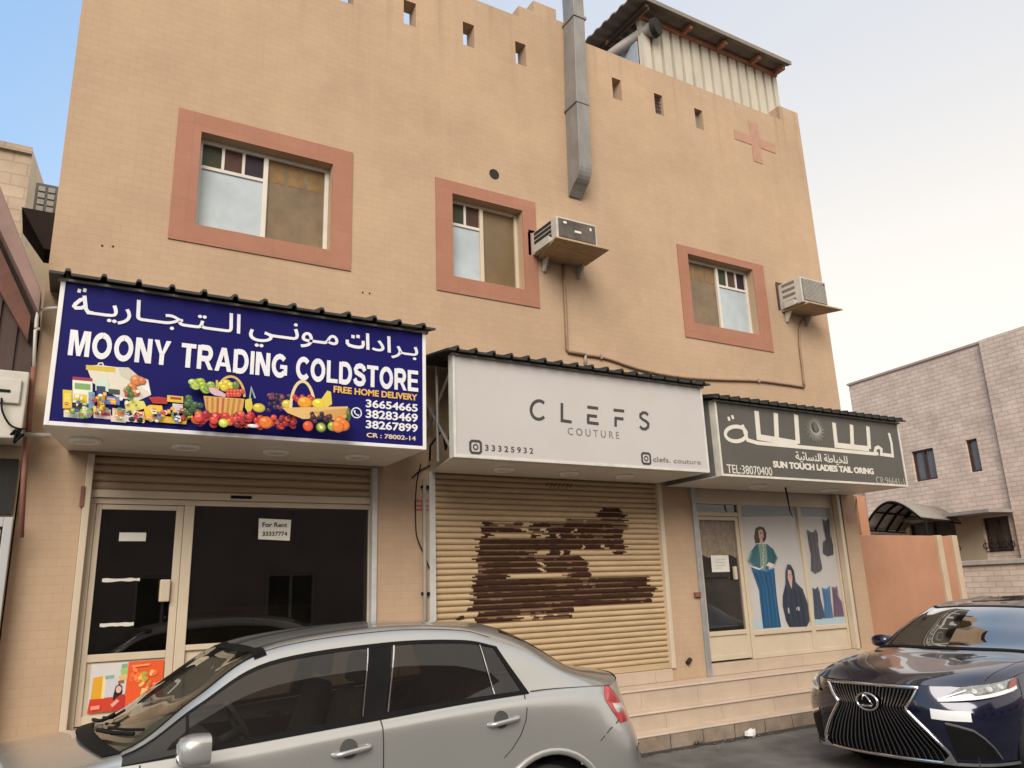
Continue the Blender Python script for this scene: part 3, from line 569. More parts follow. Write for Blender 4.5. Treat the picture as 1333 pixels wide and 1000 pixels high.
def shutter(name, x0, x1, z0, z1, y, h, mats, peel):
    mb = MB(); n = int(round((z1 - z0 - 0.07) / h)); h = (z1 - z0 - 0.07) / n
    nx = 300 if peel else 1
    for k in range(n):
        z = z0 + 0.07 + k * h; pr = slat_profile(z, h)
        row = None
        if peel:
            zc = z + h * 0.5
            r_ = min(PEELROWS, key=lambda q: abs(q[0] - zc))
            if abs(r_[0] - zc) < 0.04: row = (r_, PEELROWS.index(r_))
        X = [x0 + (x1 - x0) * i / nx for i in range(nx + 1)]
        v = [(x, y + p[0], p[1]) for x in X for p in pr]; m_ = len(pr)
        b0 = len(mb.v); mb.v += v
        for i in range(nx):
            xm = (X[i] + X[i + 1]) / 2
            for j in range(m_ - 1):
                mi = 0
                if row:
                    jit = (vnoise(xm * 3.1, row[1] * 3 + j) - 0.5) * 0.12
                    inside = any(a + jit < xm < b + jit for a, b in row[0][1])
                    e = vnoise(xm * 2.6, row[1] * 17 + 5) * 0.9 + vnoise(xm * 9, row[1] * 11) * 0.35
                    band = [0.15, 1.1, 1.4, 1.0, 0.42, 0.1][j]
                    thin = 0.75 + 0.5 * vnoise(xm * 1.3 + row[1] * 2.7, row[1] * 5 + 1) + (0.25 if row[1] in (6, 8, 12, 13, 14, 15, 16) else 0.0)
                    if inside and e < band * thin: mi = 1 if e < band * thin - 0.16 - 0.2 * vnoise(xm * 17, row[1] * 23 + j) else 2
                    elif inside and j == 1 and vnoise(xm * 22, row[1] * 7) > 0.45: mi = 2
                mb.f.append([b0 + i * m_ + j, b0 + (i + 1) * m_ + j, b0 + (i + 1) * m_ + j + 1, b0 + i * m_ + j + 1]); mb.m.append(mi); mb.c.append(None)
    o = mb.build(name, mats, B, smooth=True, angle=50)
    q = MB(); q.box(x0, x1, y - 0.025, y + 0.01, z0, z0 + 0.07); q.build('bottom_rail', CREAM if not peel else mats[0], o, bevel=0.006)
    return o
s2 = shutter('roller_shutter', 3.74, 7.01, 0.745, 3.09, 8.045, 0.066, [SHUT, PEEL, WORN], True)
q = MB(); x, z = P(600, 805, 8.02); q.add([(x - .07, 8.02, z - .01), (x - .02, 8.02, z - .02), (x + .05, 8.02, z), (x + .03, 8.02, z + .03), (x - .01, 8.02, z + .025), (x - .03, 8.02, z + .012)], [(0, 1, 2, 3, 4, 5)]); q.build('paint_chip', PEEL, s2)
lk = Ink(8.018); x, z = P(726, 632, 8.02)
for k in range(7): lk.stroke([(x - .18 + k * .06, z - .02 - .02 * (k % 2)), (x - .14 + k * .06, z + .03)], 0.012, srgb(96, 62, 40))
lk.build('faded_marking', s2)
s1 = shutter('raised_shutter', 0.33, 3.0, 2.715, 3.10, 8.06, 0.085, [SHUTO, PEEL], False)
q = MB(); x, z = P(314, 651, 8.03); q.box(x - .10, x + .10, 8.028, 8.034, 2.735, 2.765); q.build('lock_plate', BLACKP, s1)
# guide rails and one gap strip
def guide(x0, x1, z0, z1, m, y0=7.97, y1=8.07): q = MB(); q.box(x0, x1, y0, y1, z0, z1); return q.build('rail_or_gap_shade', m, B, bevel=0.006)
guide(0.272, 0.33, 0.745, 3.10, CREAM); guide(3.0, 3.055, 0.745, 3.10, mat('pale_grey_rail', (0.50, 0.49, 0.47), 0.4))
guide(3.665, 3.74, 0.745, 3.09, MATS['pale_grey_rail']); guide(7.01, 7.075, 0.745, 3.09, CREAM)
guide(7.60, 7.68, 0.594, 3.05, mat('grey_steel_post', (0.36, 0.36, 0.36), 0.45, metal=0.4)); guide(10.66, 10.73, 0.745, 3.05, CREAM); guide(10.74, 10.775, 0.60, 3.05, BLACKP, 8.0, 8.05)  # black strip at the end is no rail; it paints a gap's shade
q = MB(); q.box(0.245, 0.275, 7.955, 7.985, 2.62, 2.80); q.build('rusty_bracket', RUSTP, B)
q = MB(); q.tube([(3.60, 7.965, 0.75), (3.60, 7.965, 3.0)], 0.022, 10); q.build('conduit', PIPE, B, smooth=True)
for zz in (1.12, 1.75, 2.9):
    q = MB(); q.box(3.57, 3.655, 7.955, 7.998, zz, zz + 0.03); q.build('conduit_clip', BLACKP, B)

# ------------------------------------------------------------------ cold store shopfront
Y = 8.10
f = MB(); f.box(0.33, 3.05, Y - 0.03, Y + 0.05, 2.66, 2.715)
f.box(0.33, 0.385, Y - 0.03, Y + 0.05, 0.745, 2.66); f.box(1.14, 1.23, Y - 0.035, Y + 0.05, 0.745, 2.66); f.box(2.995, 3.05, Y - 0.03, Y + 0.05, 0.745, 2.66)
f.box(1.23, 2.995, Y - 0.03, Y + 0.05, 1.33, 1.38); f.box(1.23, 2.995, Y - 0.03, Y + 0.05, 0.745, 0.80)
f1 = f.build('shopfront', CREAM, B, bevel=0.005)
q = MB(); q.box(1.23, 2.995, Y, Y + 0.03, 0.80, 1.33); q.build('kick_panel', CREAM, f1)
q = MB(); q.box(1.23, 2.995, Y + 0.0, Y + 0.008, 1.38, 2.66); q.build('pane', GLD, f1)
d = MB(); d.box(0.388, 0.435, Y - 0.02, Y + 0.03, 0.765, 2.655); d.box(1.07, 1.137, Y - 0.02, Y + 0.03, 0.765, 2.655)
d.box(0.435, 1.07, Y - 0.02, Y + 0.03, 2.61, 2.655); d.box(0.435, 1.07, Y - 0.02, Y + 0.03, 1.28, 1.345); d.box(0.435, 1.07, Y - 0.02, Y + 0.03, 0.765, 0.84)
d1 = d.build('shop_door', CREAM, B, bevel=0.005)
q = MB(); q.box(0.435, 1.07, Y, Y + 0.02, 0.84, 1.28); q.build('door_panel', CREAM, d1)
q = MB(); q.box(0.435, 1.07, Y, Y + 0.008, 1.345, 2.61); q.build('door_pane', GLD, d1)
q = MB(); hx, hz = P(213, 769, Y - 0.06); q.box(hx - 0.035, hx + 0.055, Y - 0.07, Y - 0.021, hz - 0.1, hz + 0.1); q.build('handle', CREAM, d1, bevel=0.012)
q = MB(); q.disc((hx + .03, Y - 0.021, hz - 0.24), (0, -1, 0), 0.014, 0.012, 12); q.build('keyhole', BLACKP, d1)
for (u0, v0, u1, v1, nm_) in ((155, 694, 190, 704, 'sticker'), (133, 752, 182, 758, 'tape_strip'), (130, 810, 174, 816, 'tape_strip')):
    a = P(u0, (v0 + v1) / 2, Y); b = P(u1, (v0 + v1) / 2, Y); h = (v1 - v0) * 0.0078 * (1.0 if nm_ == 'sticker' else 0.62)
    q = Ink(Y - 0.002); zc = (a[1] + b[1]) / 2; pts = [(a[0], zc - h / 2)]
    for k in range(1, 8): pts.append((a[0] + (b[0] - a[0]) * k / 8, zc - h / 2 + (rnd.random() - .5) * .012 * (nm_ != 'sticker')))
    pts += [(b[0], zc - h / 2), (b[0], zc + h / 2)] + [(a[0] + (b[0] - a[0]) * k / 8, zc + h / 2 + (rnd.random() - .5) * .01 * (nm_ != 'sticker')) for k in range(7, 0, -1)] + [(a[0], zc + h / 2)]
    q.poly(pts, (0.62, 0.60, 0.54)); q.build(nm_, d1)
# things left inside the empty shop
cb = thing('display_counter', 'dark counter left standing inside the empty cold store behind the glass', 'counter', (2.2, 10.2, 0.74))
q = MB(); q.box(1.5, 2.9, 9.9, 10.5, 0.74, 1.65); q.build('counter_body', mat('counter_brown', (0.10, 0.075, 0.055), 0.6), cb, bevel=0.01)
q = MB(); q.box(1.45, 2.95, 9.85, 10.55, 1.65, 1.69); q.build('counter_top', mat('counter_top_grey', (0.22, 0.20, 0.18), 0.4), cb, bevel=0.006)

# ------------------------------------------------------------------ tailor shopfront
f = MB(); f.box(7.69, 10.66, Y - 0.03, Y + 0.05, 2.85, 3.06); f.box(7.69, 7.76, Y - 0.03, Y + 0.05, 0.745, 2.85); f.box(8.56, 8.63, Y - 0.035, Y + 0.05, 0.745, 2.85)
f.box(9.83, 9.91, Y - 0.03, Y + 0.05, 0.80, 2.85); f.box(10.62, 10.66, Y - 0.03, Y + 0.05, 0.745, 2.85)
f.box(8.63, 9.83, Y - 0.03, Y + 0.05, 1.05, 1.11); f.box(9.91, 10.62, Y - 0.03, Y + 0.05, 1.05, 1.11); f.box(8.63, 10.62, Y - 0.03, Y + 0.05, 0.745, 0.80)
f.box(7.76, 8.56, Y - 0.03, Y + 0.05, 2.68, 2.74)
f3 = f.build('shopfront', CREAM, B, bevel=0.005)
q = MB(); q.box(8.63, 9.83, Y, Y + 0.03, 0.80, 1.05); q.build('kick_panel', CREAM, f3)
q = MB(); q.box(9.91, 10.62, Y, Y + 0.03, 0.80, 1.05); q.build('kick_panel', CREAM, f3)
q = MB(); q.box(7.76, 8.56, Y, Y + 0.008, 2.74, 2.85); q.build('transom_pane', GLD, f3)
d = MB(); d.box(7.765, 7.80, Y - 0.02, Y + 0.03, 0.765, 2.675); d.box(8.50, 8.555, Y - 0.02, Y + 0.03, 0.765, 2.675); d.box(7.80, 8.50, Y - 0.02, Y + 0.03, 2.625, 2.675)
d.box(7.80, 8.50, Y - 0.02, Y + 0.03, 1.08, 1.14); d.box(7.80, 8.50, Y - 0.02, Y + 0.03, 0.765, 0.83)
d3 = d.build('shop_door', CREAM, B, bevel=0.005)
q = MB(); q.box(7.80, 8.50, Y, Y + 0.02, 0.83, 1.08); q.build('door_panel', CREAM, d3)
q = MB(); q.box(7.80, 8.50, Y, Y + 0.008, 1.14, 2.625); q.build('door_pane', glass('clear_door_glass', (0.85, 0.84, 0.82), 0.9, 0.04), d3)
q = MB(); hx, hz = P(957, 746, Y - 0.05); q.box(hx - .02, hx + .03, Y - 0.07, Y - 0.021, hz - .09, hz + .09); q.build('handle', CREAM, d3, bevel=0.01)
q = MB(); n = 26; v = []
for i in range(n + 1):
    x = 7.78 + 0.75 * i / n; yy = 8.135 + 0.012 * math.sin(i * 1.9); v += [(x, yy, 2.66), (x, yy, 2.13 + 0.02 * math.sin(i * .7))]
q.add(v, [(2 * i, 2 * i + 1, 2 * i + 3, 2 * i + 2) for i in range(n)]); q.build('door_reflection', mat('reflected_house_tone', (0.62, 0.52, 0.42), 0.9, var=0.3, scale=14), d3, smooth=True)  # cream sheet behind the glass paints the reflection of the opposite house
q = MB(); hx, hz = P(845, 0, 8)[0], 0; q.box(7.50, 7.60, 7.96, 7.999, 1.60, 1.66); q.build('latch', RUSTP, B)

# printed vinyl on the two tailor panes
vy = Y + 0.002
V3 = C5((960, 650, 0.18))
def v3(u, v): return V3(u, v, vy)
for (a, b) in ((8.63, 9.83), (9.91, 10.62)):
    q = MB(); q.box(a, b, vy, vy + 0.006, 1.11, 2.85); q.build('vinyl_pane', mat('pale_blue_vinyl', (0.50, 0.475, 0.455), 0.4, var=0.08, scale=1.3, coat=0.1), f3)
k = Ink(vy - 0.001)
skin, hair = srgb(196, 160, 145), srgb(62, 48, 46); teal, blue_, tealL = srgb(52, 96, 108), srgb(38, 92, 132), srgb(120, 146, 140)
def pv(lst): return [v3(*p) for p in lst]
k.poly(pv([(20, 50), (420, 60), (432, 120), (30, 130)]), srgb(150, 160, 165)); k.poly(pv([(445, 55), (690, 60), (700, 130), (452, 125)]), srgb(150, 160, 165))
k.poly(pv([(100, 870), (180, 870), (185, 935), (105, 940)]), srgb(170, 186, 192)); k.poly(pv([(545, 870), (790, 850), (792, 890), (548, 910)]), srgb(165, 186, 196))
k.poly(pv([(130, 210), (160, 195), (190, 205), (208, 250), (205, 290), (190, 310), (130, 320), (120, 280)]), hair)
k.poly(pv([(150, 225), (175, 218), (190, 240), (188, 275), (172, 295), (155, 280)]), skin)
k.poly(pv([(160, 290), (180, 290), (182, 320), (160, 320)]), skin)
k.poly(pv([(135, 325), (215, 325), (250, 355), (285, 425), (265, 470), (225, 455), (225, 510), (125, 510), (75, 445), (95, 380)]), teal)
k.poly(pv([(150, 325), (205, 325), (215, 440), (195, 520), (165, 500), (160, 400)]), tealL)
k.poly(pv([(80, 450), (105, 480), (160, 500), (190, 480), (185, 495), (150, 515), (95, 490)]), srgb(214, 205, 196)); k.poly(pv([(225, 455), (262, 470), (245, 492), (205, 480)]), srgb(214, 205, 196))
k.poly(pv([(95, 490), (150, 510), (200, 515), (265, 495), (275, 620), (280, 700), (315, 925), (185, 935), (160, 720), (155, 660)]), blue_)
for t in range(5): k.stroke(pv([(170 + t * 18, 540), (190 + t * 17, 720), (210 + t * 20, 915)]), 0.012, srgb(30 + 12 * (t % 2), 78 + 14 * (t % 2), 116 + 14 * (t % 2)))
abaya = srgb(52, 58, 74)
k.poly(pv([(360, 470), (385, 475), (410, 540), (420, 600), (470, 650), (515, 780), (520, 880), (500, 920), (375, 925), (350, 880), (325, 770), (325, 700), (345, 610), (345, 520)]), abaya)
k.poly(pv([(362, 510), (385, 515), (395, 560), (390, 650), (378, 620), (362, 570)]), skin)
k.ell(v3(437, 792), 0.045, 0.028, srgb(190, 180, 178)); k.ell(v3(368, 805), 0.02, 0.045, srgb(180, 172, 170))
k.poly(pv([(500, 220), (520, 235), (545, 240), (565, 215), (580, 260), (578, 330), (612, 500), (600, 520), (560, 540), (530, 515), (530, 400), (515, 330)]), srgb(88, 86, 92))
k.poly(pv([(612, 140), (635, 160), (660, 130), (668, 260), (690, 330), (692, 400), (650, 415), (615, 390), (615, 310), (640, 290), (625, 230)]), srgb(78, 76, 84))
k.poly(pv([(540, 640), (560, 650), (580, 630), (600, 720), (632, 850), (600, 868), (555, 865), (550, 760)]), srgb(70, 80, 94))
k.poly(pv([(608, 640), (640, 650), (665, 625), (672, 720), (690, 855), (625, 860), (625, 760)]), srgb(74, 112, 150))
k.poly(pv([(680, 630), (700, 640), (718, 625), (722, 700), (752, 740), (768, 845), (695, 850), (690, 740)]), srgb(112, 88, 112))
lit = lambda c, f: tuple(min(1, q_ * f) for q_ in c)
for (u, v) in ((166, 247), (182, 250)): k.ell(v3(u, v), .012, .007, srgb(50, 38, 36)); k.stroke(pv([(u - 6, v - 9), (u + 6, v - 9)]), .006, srgb(70, 50, 46))
k.stroke(pv([(174, 252), (176, 264), (172, 266)]), .005, srgb(160, 122, 108)); k.stroke(pv([(168, 276), (174, 278), (180, 276)]), .010, srgb(150, 70, 72))
k.stroke(pv([(160, 200), (140, 225), (128, 285)]), .03, lit(hair, 1.6)); k.stroke(pv([(186, 210), (202, 245), (200, 285)]), .02, lit(hair, .6))
for t in range(7): k.ell(v3(180 + 4 * (t % 2), 340 + t * 24), .014, .018, srgb(196, 186, 130))
for t in range(6): k.stroke(pv([(140 - t * 8, 335 + t * 8), (118 - t * 7, 400 + t * 9), (100 - t * 3, 450 + t * 3)]), .010, lit(teal, .75 + .14 * t)); k.stroke(pv([(218 + t * 7, 345 + t * 6), (232 + t * 7, 400 + t * 6), (236 + t * 5, 455)]), .010, lit(teal, 1.35 - .12 * t))
k.stroke(pv([(95, 380), (76, 445), (110, 485)]), .02, tealL); k.stroke(pv([(250, 355), (284, 425), (264, 470)]), .02, tealL)
for t in range(9): k.stroke(pv([(120 + t * 17, 520 + 5 * (t % 3)), (165 + t * 13, 640), (175 + t * 13, 740), (192 + t * 13.5, 920)]), .014, lit(blue_, (.6, 1.25, .8, 1.5)[t % 4]))
k.stroke(pv([(150, 515), (205, 520), (262, 500)]), .02, lit(blue_, 1.7))
for (u, v) in ((372, 545), (385, 547)): k.ell(v3(u, v), .010, .006, srgb(50, 38, 36))
k.stroke(pv([(374, 566), (382, 567)]), .008, srgb(150, 80, 78)); k.stroke(pv([(345, 520), (360, 488), (380, 484), (400, 520), (408, 580)]), .018, lit(abaya, 1.7))
for t in range(8): k.stroke(pv([(350 + t * 14, 640 + 8 * (t % 2)), (342 + t * 19, 740), (372 + t * 18, 915)]), .013, lit(abaya, (.55, 1.5, .8, 1.25)[t % 4]))
for t in range(5): k.stroke(pv([(508 + t * 15, 240), (528 + t * 12, 340), (538 + t * 15, 515)]), .010, lit(srgb(88, 86, 92), (.65, 1.4, .85, 1.25, .7)[t])); k.stroke(pv([(622 + t * 9, 165), (640 + t * 7, 270), (628 + t * 14, 400)]), .009, lit(srgb(78, 76, 84), (.65, 1.35, .8, 1.3, .7)[t])); k.stroke(pv([(546 + t * 9, 655), (560 + t * 8, 740), (562 + t * 15, 860)]), .009, lit(srgb(70, 80, 94), (.7, 1.4, .8, 1.3, .7)[t])); k.stroke(pv([(614 + t * 11, 655), (632 + t * 8, 740), (632 + t * 12, 855)]), .009, lit(srgb(74, 112, 150), (.7, 1.4, .85, 1.35, .7)[t])); k.stroke(pv([(686 + t * 7, 650), (696 + t * 8, 730), (700 + t * 14, 845)]), .009, lit(srgb(112, 88, 112), (.7, 1.3, .85, 1.25, .7)[t]))
k.build('vinyl_picture', f3)

# ================================================================== SIGN BOARDS
def sign(name_label, x0, x1, z0, z1, yf, face, edge, soff, back, ribs, roofz, edge_w, lights, seed, x0b=None, open_left=False):
    s = thing('shop_sign', name_label, 'signboard', ((x0 + x1) / 2, 8, z0), 'signboards over the three shops')
    q = MB(); q.box(x0 + edge_w, x1 - edge_w, yf, yf + 0.06, z0 + edge_w, z1 - 0.02); q.build('sign_face', face, s)
    e = MB(); e.box(x0, x0 + edge_w, yf - 0.012, yf + 0.10, z0, z1 - 0.02); e.box(x1 - edge_w, x1, yf - 0.012, yf + 0.10, z0, z1 - 0.02); e.box(x0 + edge_w, x1 - edge_w, yf - 0.012, yf + 0.10, z0, z0 + edge_w)
    e.build('sign_edge', edge, s, bevel=0.004)
    xb = x0 if x0b is None else x0b
    q = MB(); zt = z0 + 0.012
    q.hexa([(x0 + .004, yf + 0.10, z0 + 0.002), (x1 - .004, yf + 0.10, z0 + 0.002), (x1 - .004, 7.985, z0 + 0.002), (xb, 7.985, z0 + 0.002)],
           [(x0 + .004, yf + 0.10, zt), (x1 - .004, yf + 0.10, zt), (x1 - .004, 7.985, zt), (xb, 7.985, zt)])
    sf = q.build('soffit', soff, s)
    for (lx, ly) in lights:
        r = MB(); r.ring((lx, ly, z0 - 0.010), (0, 0, 1), 0.105, 0.020, 30, 8); o = r.build('downlight', mat('white_lamp_ring', (0.88, 0.87, 0.84), 0.35, var=0.03), s, smooth=True)
        r = MB(); r.disc((lx, ly, z0 - 0.012), (0, 0, -1), 0.095, 0.014, 30, 0, .07); r.build('diffuser', mat('lamp_lens', (0.66, 0.64, 0.58), 0.3), o)
    # side returns
    q = MB(); q.box(x1 - 0.015, x1 - 0.003, yf + 0.10, 7.98, z0 + 0.013, z1); q.build('side_panel', back, s)
    q = MB()
    if not open_left: q.hexa([(x0 + 0.003, yf + 0.10, z0 + 0.013), (x0 + 0.015, yf + 0.10, z0 + 0.013), (xb + 0.015, 7.98, z0 + 0.013), (xb + 0.003, 7.98, z0 + 0.013)],
                             [(x0 + 0.003, yf + 0.10, z1), (x0 + 0.015, yf + 0.10, z1), (xb + 0.015, 7.98, z1), (xb + 0.003, 7.98, z1)])
    if q.v: q.build('side_panel', back, s)
    # ribbed roof sheet
    q = MB(); prof = []
    pitch = (x1 - x0 + 0.16) / ribs; xx = x0 - 0.09
    for i in range(ribs):
        a = xx + i * pitch
        prof += [(a, 0), (a + pitch * 0.40, 0), (a + pitch * 0.45, 0.036), (a + pitch * 0.56, 0.036), (a + pitch * 0.61, 0)]
    prof.append((xx + ribs * pitch, 0))
    yA, yB = yf - 0.10, 7.99; zA, zB = z1 + 0.0, roofz; v = []
    for x, dz in prof: v += [(x, yA, zA + dz), (x, yB, zB + dz), (x, yA, zA + dz - 0.022), (x, yB, zB + dz - 0.022)]
    n = len(prof); F_ = []
    for i in range(n - 1):
        a, b = 4 * i, 4 * i + 4; F_ += [(a, b, b + 1, a + 1), (a + 2, a + 3, b + 3, b + 2), (a, a + 2, b + 2, b), (a + 1, b + 1, b + 3, a + 3)]
    F_ += [(0, 1, 3, 2), (4 * n - 4, 4 * n - 2, 4 * n - 1, 4 * n - 3)]
    q.add(v, F_); q.build('roof_sheet', RIBD, s)
    q = MB(); q.box(x0 - 0.02, x1 + 0.02, yf - 0.03, yf + 0.02, z1 - 0.045, z1 - 0.024); q.build('roof_edge_batten', mat('dull_zinc_batten', (0.22, 0.20, 0.17), 0.5, metal=0.4), s)
    return s

def letter_strokes(name, strokes, w, m, parent, fn, y):
    mb = MB()
    for i, s_ in enumerate(strokes):
        pts = [fn(u, v, y) for u, v in s_]; L, Rr = stroke_poly(pts, w); n = len(pts); yy = y - 0.003 - i * 0.0002
        mb.add([(p[0], yy, p[1]) for p in L] + [(p[0], yy, p[1]) for p in Rr] + [(p[0], y, p[1]) for p in L] + [(p[0], y, p[1]) for p in Rr],
               [(j, j + n, j + n + 1, j + 1) for j in range(n - 1)] + [(j, j + 1, j + 2 * n + 1, j + 2 * n) for j in range(n - 1)] + [(j + n + 1, j + n, j + 3 * n, j + 3 * n + 1) for j in range(n - 1)])
    return mb.build(name, m, parent)
# ---- blue cold store board
YS = 6.90
def p1(u, v): return P(u, v, YS)
SG1 = sign('large blue lit board of the cold store with white writing and groceries', -0.09, 3.14, 3.12, 4.36, YS, BLUE, SIGNW, SOFFIT, SOFFIT, 13, 4.62, 0.035, [(0.22, 7.4), (1.02, 7.42), (1.82, 7.42), (2.62, 7.42)], 1, x0b=0.10)
def boxpx(fn, uL, vL, uR, vR, uT, vT, uB, vB):
    return fn(uL, vL)[0], fn(uR, vR)[0], fn(uB, vB)[1], fn(uT, vT)[1]
yl = YS - 0.001
AR1 = ['\uFE91', '\u0640', '\uFEAE', '\uFE8D', '\uFEA9', '\uFE8D', '\uFE95']
AR2 = ['\uFEE3', '\u0640', '\uFEEE', '\uFEE7', '\u0640', '\u0640', '\uFEF2']
AR3 = ['\uFE8D', '\uFEDF', '\u0640', '\u0640', '\uFE98', '\u0640', '\uFEA0', '\u0640', '\u0640', '\uFE8E', '\uFEAD', '\uFEF3', '\u0640', '\u0640', '\uFE94']
lettering('arabic_lettering', ''.join(reversed(AR3[:-1])), *boxpx(p1, 113, 405, 313, 425, 308, 409, 155, 423), yl, WHITEL, SG1, 0.010)
lettering('arabic_lettering', ''.join(reversed(AR2)), *boxpx(p1, 324, 435, 440, 450, 383, 421, 336, 452), yl, WHITEL, SG1, 0.010)
lettering('arabic_lettering', ''.join(reversed(AR1[:-1])), *boxpx(p1, 476, 445, 544, 463, 497, 437, 538, 470), yl, WHITEL, SG1, 0.010)
C3, C4 = C5((70, 350, 0.195)), C5((300, 380, 0.2026))
letter_strokes('arabic_lettering', [[(205, 180), (208, 215), (214, 268), (230, 291), (262, 297)], [(204, 202), (178, 208), (146, 234), (136, 250), (148, 262), (184, 262), (211, 250)]], 0.029, WHITEL, SG1, C3, yl)
letter_strokes('arabic_lettering', [[(750, 308), (750, 330), (762, 343), (790, 352), (825, 357), (846, 354), (853, 340), (852, 316)]], 0.031, WHITEL, SG1, C4, yl)
for fn_, u, v in ((C3, 170, 147), (C3, 207, 143), (C4, 787, 288), (C4, 819, 287)): letter_strokes('arabic_lettering', [[(u - 11, v - 2), (u + 11, v + 3)]], 0.032, WHITEL, SG1, fn_, yl)
a = boxpx(p1, 90, 445, 221, 470, 90.5, 429, 89.5, 461)
b = boxpx(p1, 235, 470, 374, 480, 235, 447, 375, 492)
c = boxpx(p1, 385, 478, 544, 495, 541, 481, 544, 508)
zlo, zhi = (a[2] + c[2]) / 2 - .015, p1(336, 458.5)[1]
for t_, q_ in (('MOONY', a), ('TRADING', b), ('COLDSTORE', c)): block_letters('letter', t_, q_[0], q_[1], zlo, zhi, yl, WHITEL, SG1)
lettering('lettering', 'FREE HOME DELIVERY', *boxpx(p1, 434, 507, 543, 517, 434, 502.5, 543, 522), yl, YELL, SG1, 0.03)
lettering('lettering', '36654665', *boxpx(p1, 476, 525, 543.5, 531, 477, 520, 543, 536.5), yl, WHITEL, SG1, 0.025)
lettering('lettering', '38283469', *boxpx(p1, 476, 538, 543.5, 545, 477, 533, 543, 550), yl, WHITEL, SG1, 0.025)
lettering('lettering', '38267899', *boxpx(p1, 476, 552, 543.5, 558, 477, 547, 543, 563), yl, WHITEL, SG1, 0.025)
lettering('lettering', 'CR : 78002-14', *boxpx(p1, 477, 568, 541, 570, 478, 563.5, 541, 574), yl, mat('pale_amber_letter', (0.66, 0.52, 0.36), 0.45), SG1, 0.022)
k = Ink(yl); c_ = p1(464, 537.5)
k.stroke([(c_[0] + .048 * math.cos(t * .3), c_[1] + .048 * math.sin(t * .3)) for t in range(22)], 0.011, (.72, .73, .75))
k.stroke([(c_[0] - .02, c_[1] + .022), (c_[0] - .016, c_[1] - .004), (c_[0] + .004, c_[1] - .02), (c_[0] + .024, c_[1] - .022)], [.02, .010, .010, .02], (.72, .73, .75))
k.build('telephone_symbol', SG1)
# groceries picture
A1 = C5((70, 440, 0.195)); A2 = C5((300, 470, 0.195))
k = Ink(yl)
def G(pts, col, fn=A1): k.poly([fn(u, v, yl) for u, v in pts], srgb(*col))
def E_(u, v, ru, rv, col, fn=A1, rot=0):
    c = fn(u, v, yl); a, b = ru * 0.00135, rv * 0.00135
    if ru < 13: k.ell(c, a, b, srgb(*col), 12, rot); return
    k.ell(c, a, b, tuple(q * .62 for q in srgb(*col)), 16, rot); k.ell((c[0] - a * .08, c[1] + b * .1), a * .86, b * .84, srgb(*col), 14, rot)
    k.ell((c[0] - a * .3, c[1] + b * .38), a * .34, b * .28, tuple(min(1, q * 1.5 + .10) for q in srgb(*col)), 10, rot)
def RC(u0, v0, u1, v1, col, fn=A1): G([(u0, v0), (u1, v0 + (u1 - u0) * .09), (u1, v1 + (u1 - u0) * .09), (u0, v1)], col, fn)
G([(215, 185), (300, 180), (420, 195), (500, 198), (560, 250), (630, 280), (650, 380), (560, 420), (430, 400), (260, 300)], (214, 208, 190))
G([(430, 200), (500, 200), (555, 255), (540, 300), (450, 260)], (196, 192, 176)); G([(560, 260), (625, 285), (645, 370), (590, 330)], (228, 226, 220))
RC(215, 180, 410, 212, (206, 178, 62)); k.stroke([A1(290, 190, yl), A1(302, 168, yl), A1(325, 168, yl), A1(335, 194, yl)], .010, srgb(216, 210, 190))
RC(60, 345, 122, 470, (214, 186, 44)); RC(66, 482, 168, 528, (210, 212, 206)); RC(125, 262, 258, 430, (222, 222, 206)); RC(125, 258, 258, 280, (150, 40, 60)); RC(140, 300, 245, 340, (120, 160, 96)); RC(132, 372, 222, 428, (216, 190, 40))
RC(70, 370, 115, 430, (226, 206, 90)); RC(278, 270, 365, 352, (196, 214, 196)); RC(285, 320, 345, 372, (40, 52, 96)); RC(232, 360, 272, 470, (116, 146, 190)); RC(290, 380, 344, 470, (206, 130, 40)); RC(300, 392, 332, 440, (226, 186, 90)); RC(350, 388, 440, 442, (96, 116, 170)); RC(365, 340, 440, 372, (52, 66, 60))
G([(130, 440), (210, 445), (205, 480), (160, 490)], (70, 60, 40)); E_(215, 500, 36, 34, (150, 190, 50)); E_(215, 500, 20, 18, (214, 214, 170)); RC(265, 470, 380, 535, (206, 186, 190)); RC(275, 495, 375, 515, (176, 60, 84))
for (u, v, r_) in ((550, 285, 34), (590, 290, 22), (520, 330, 26), (545, 365, 24), (490, 350, 22)): E_(u, v, r_, r_, (200, 90 + r_, 60))
for (u, v) in ((500, 345), (515, 380), (490, 365)): E_(u, v, 16, 22, (70, 110, 50))
G([(470, 440), (520, 415), (600, 425), (620, 470), (540, 490), (480, 480)], (214, 206, 110)); RC(390, 470, 485, 552, (220, 206, 196)); RC(420, 480, 470, 535, (220, 130, 80)); RC(380, 520, 480, 560, (214, 204, 196))
RC(484, 485, 600, 560, (224, 224, 224))
for (u, v) in ((505, 505), (560, 512), (520, 545), (575, 552)): E_(u, v, 18, 16, (24, 24, 34))
G([(600, 470), (640, 450), (720, 455), (730, 500), (650, 525), (605, 520)], (224, 190, 44)); RC(600, 520, 700, 550, (196, 150, 110)); G([(630, 400), (700, 395), (760, 405), (755, 445), (660, 440)], (168, 40, 36)); RC(755, 385, 862, 428, (214, 186, 60)); RC(775, 395, 850, 412, (170, 60, 40)); RC(790, 440, 860, 500, (206, 196, 206))
G([(700, 520), (890, 545), (880, 580), (700, 566)], (214, 176, 50))
for t in range(26): E_(640 + rnd.random() * 240, 470 + rnd.random() * 90, 9 + rnd.random() * 10, 8 + rnd.random() * 8, rnd.choice([(206, 70, 40), (224, 196, 90), (226, 170, 60), (186, 60, 50), (230, 222, 200)]))
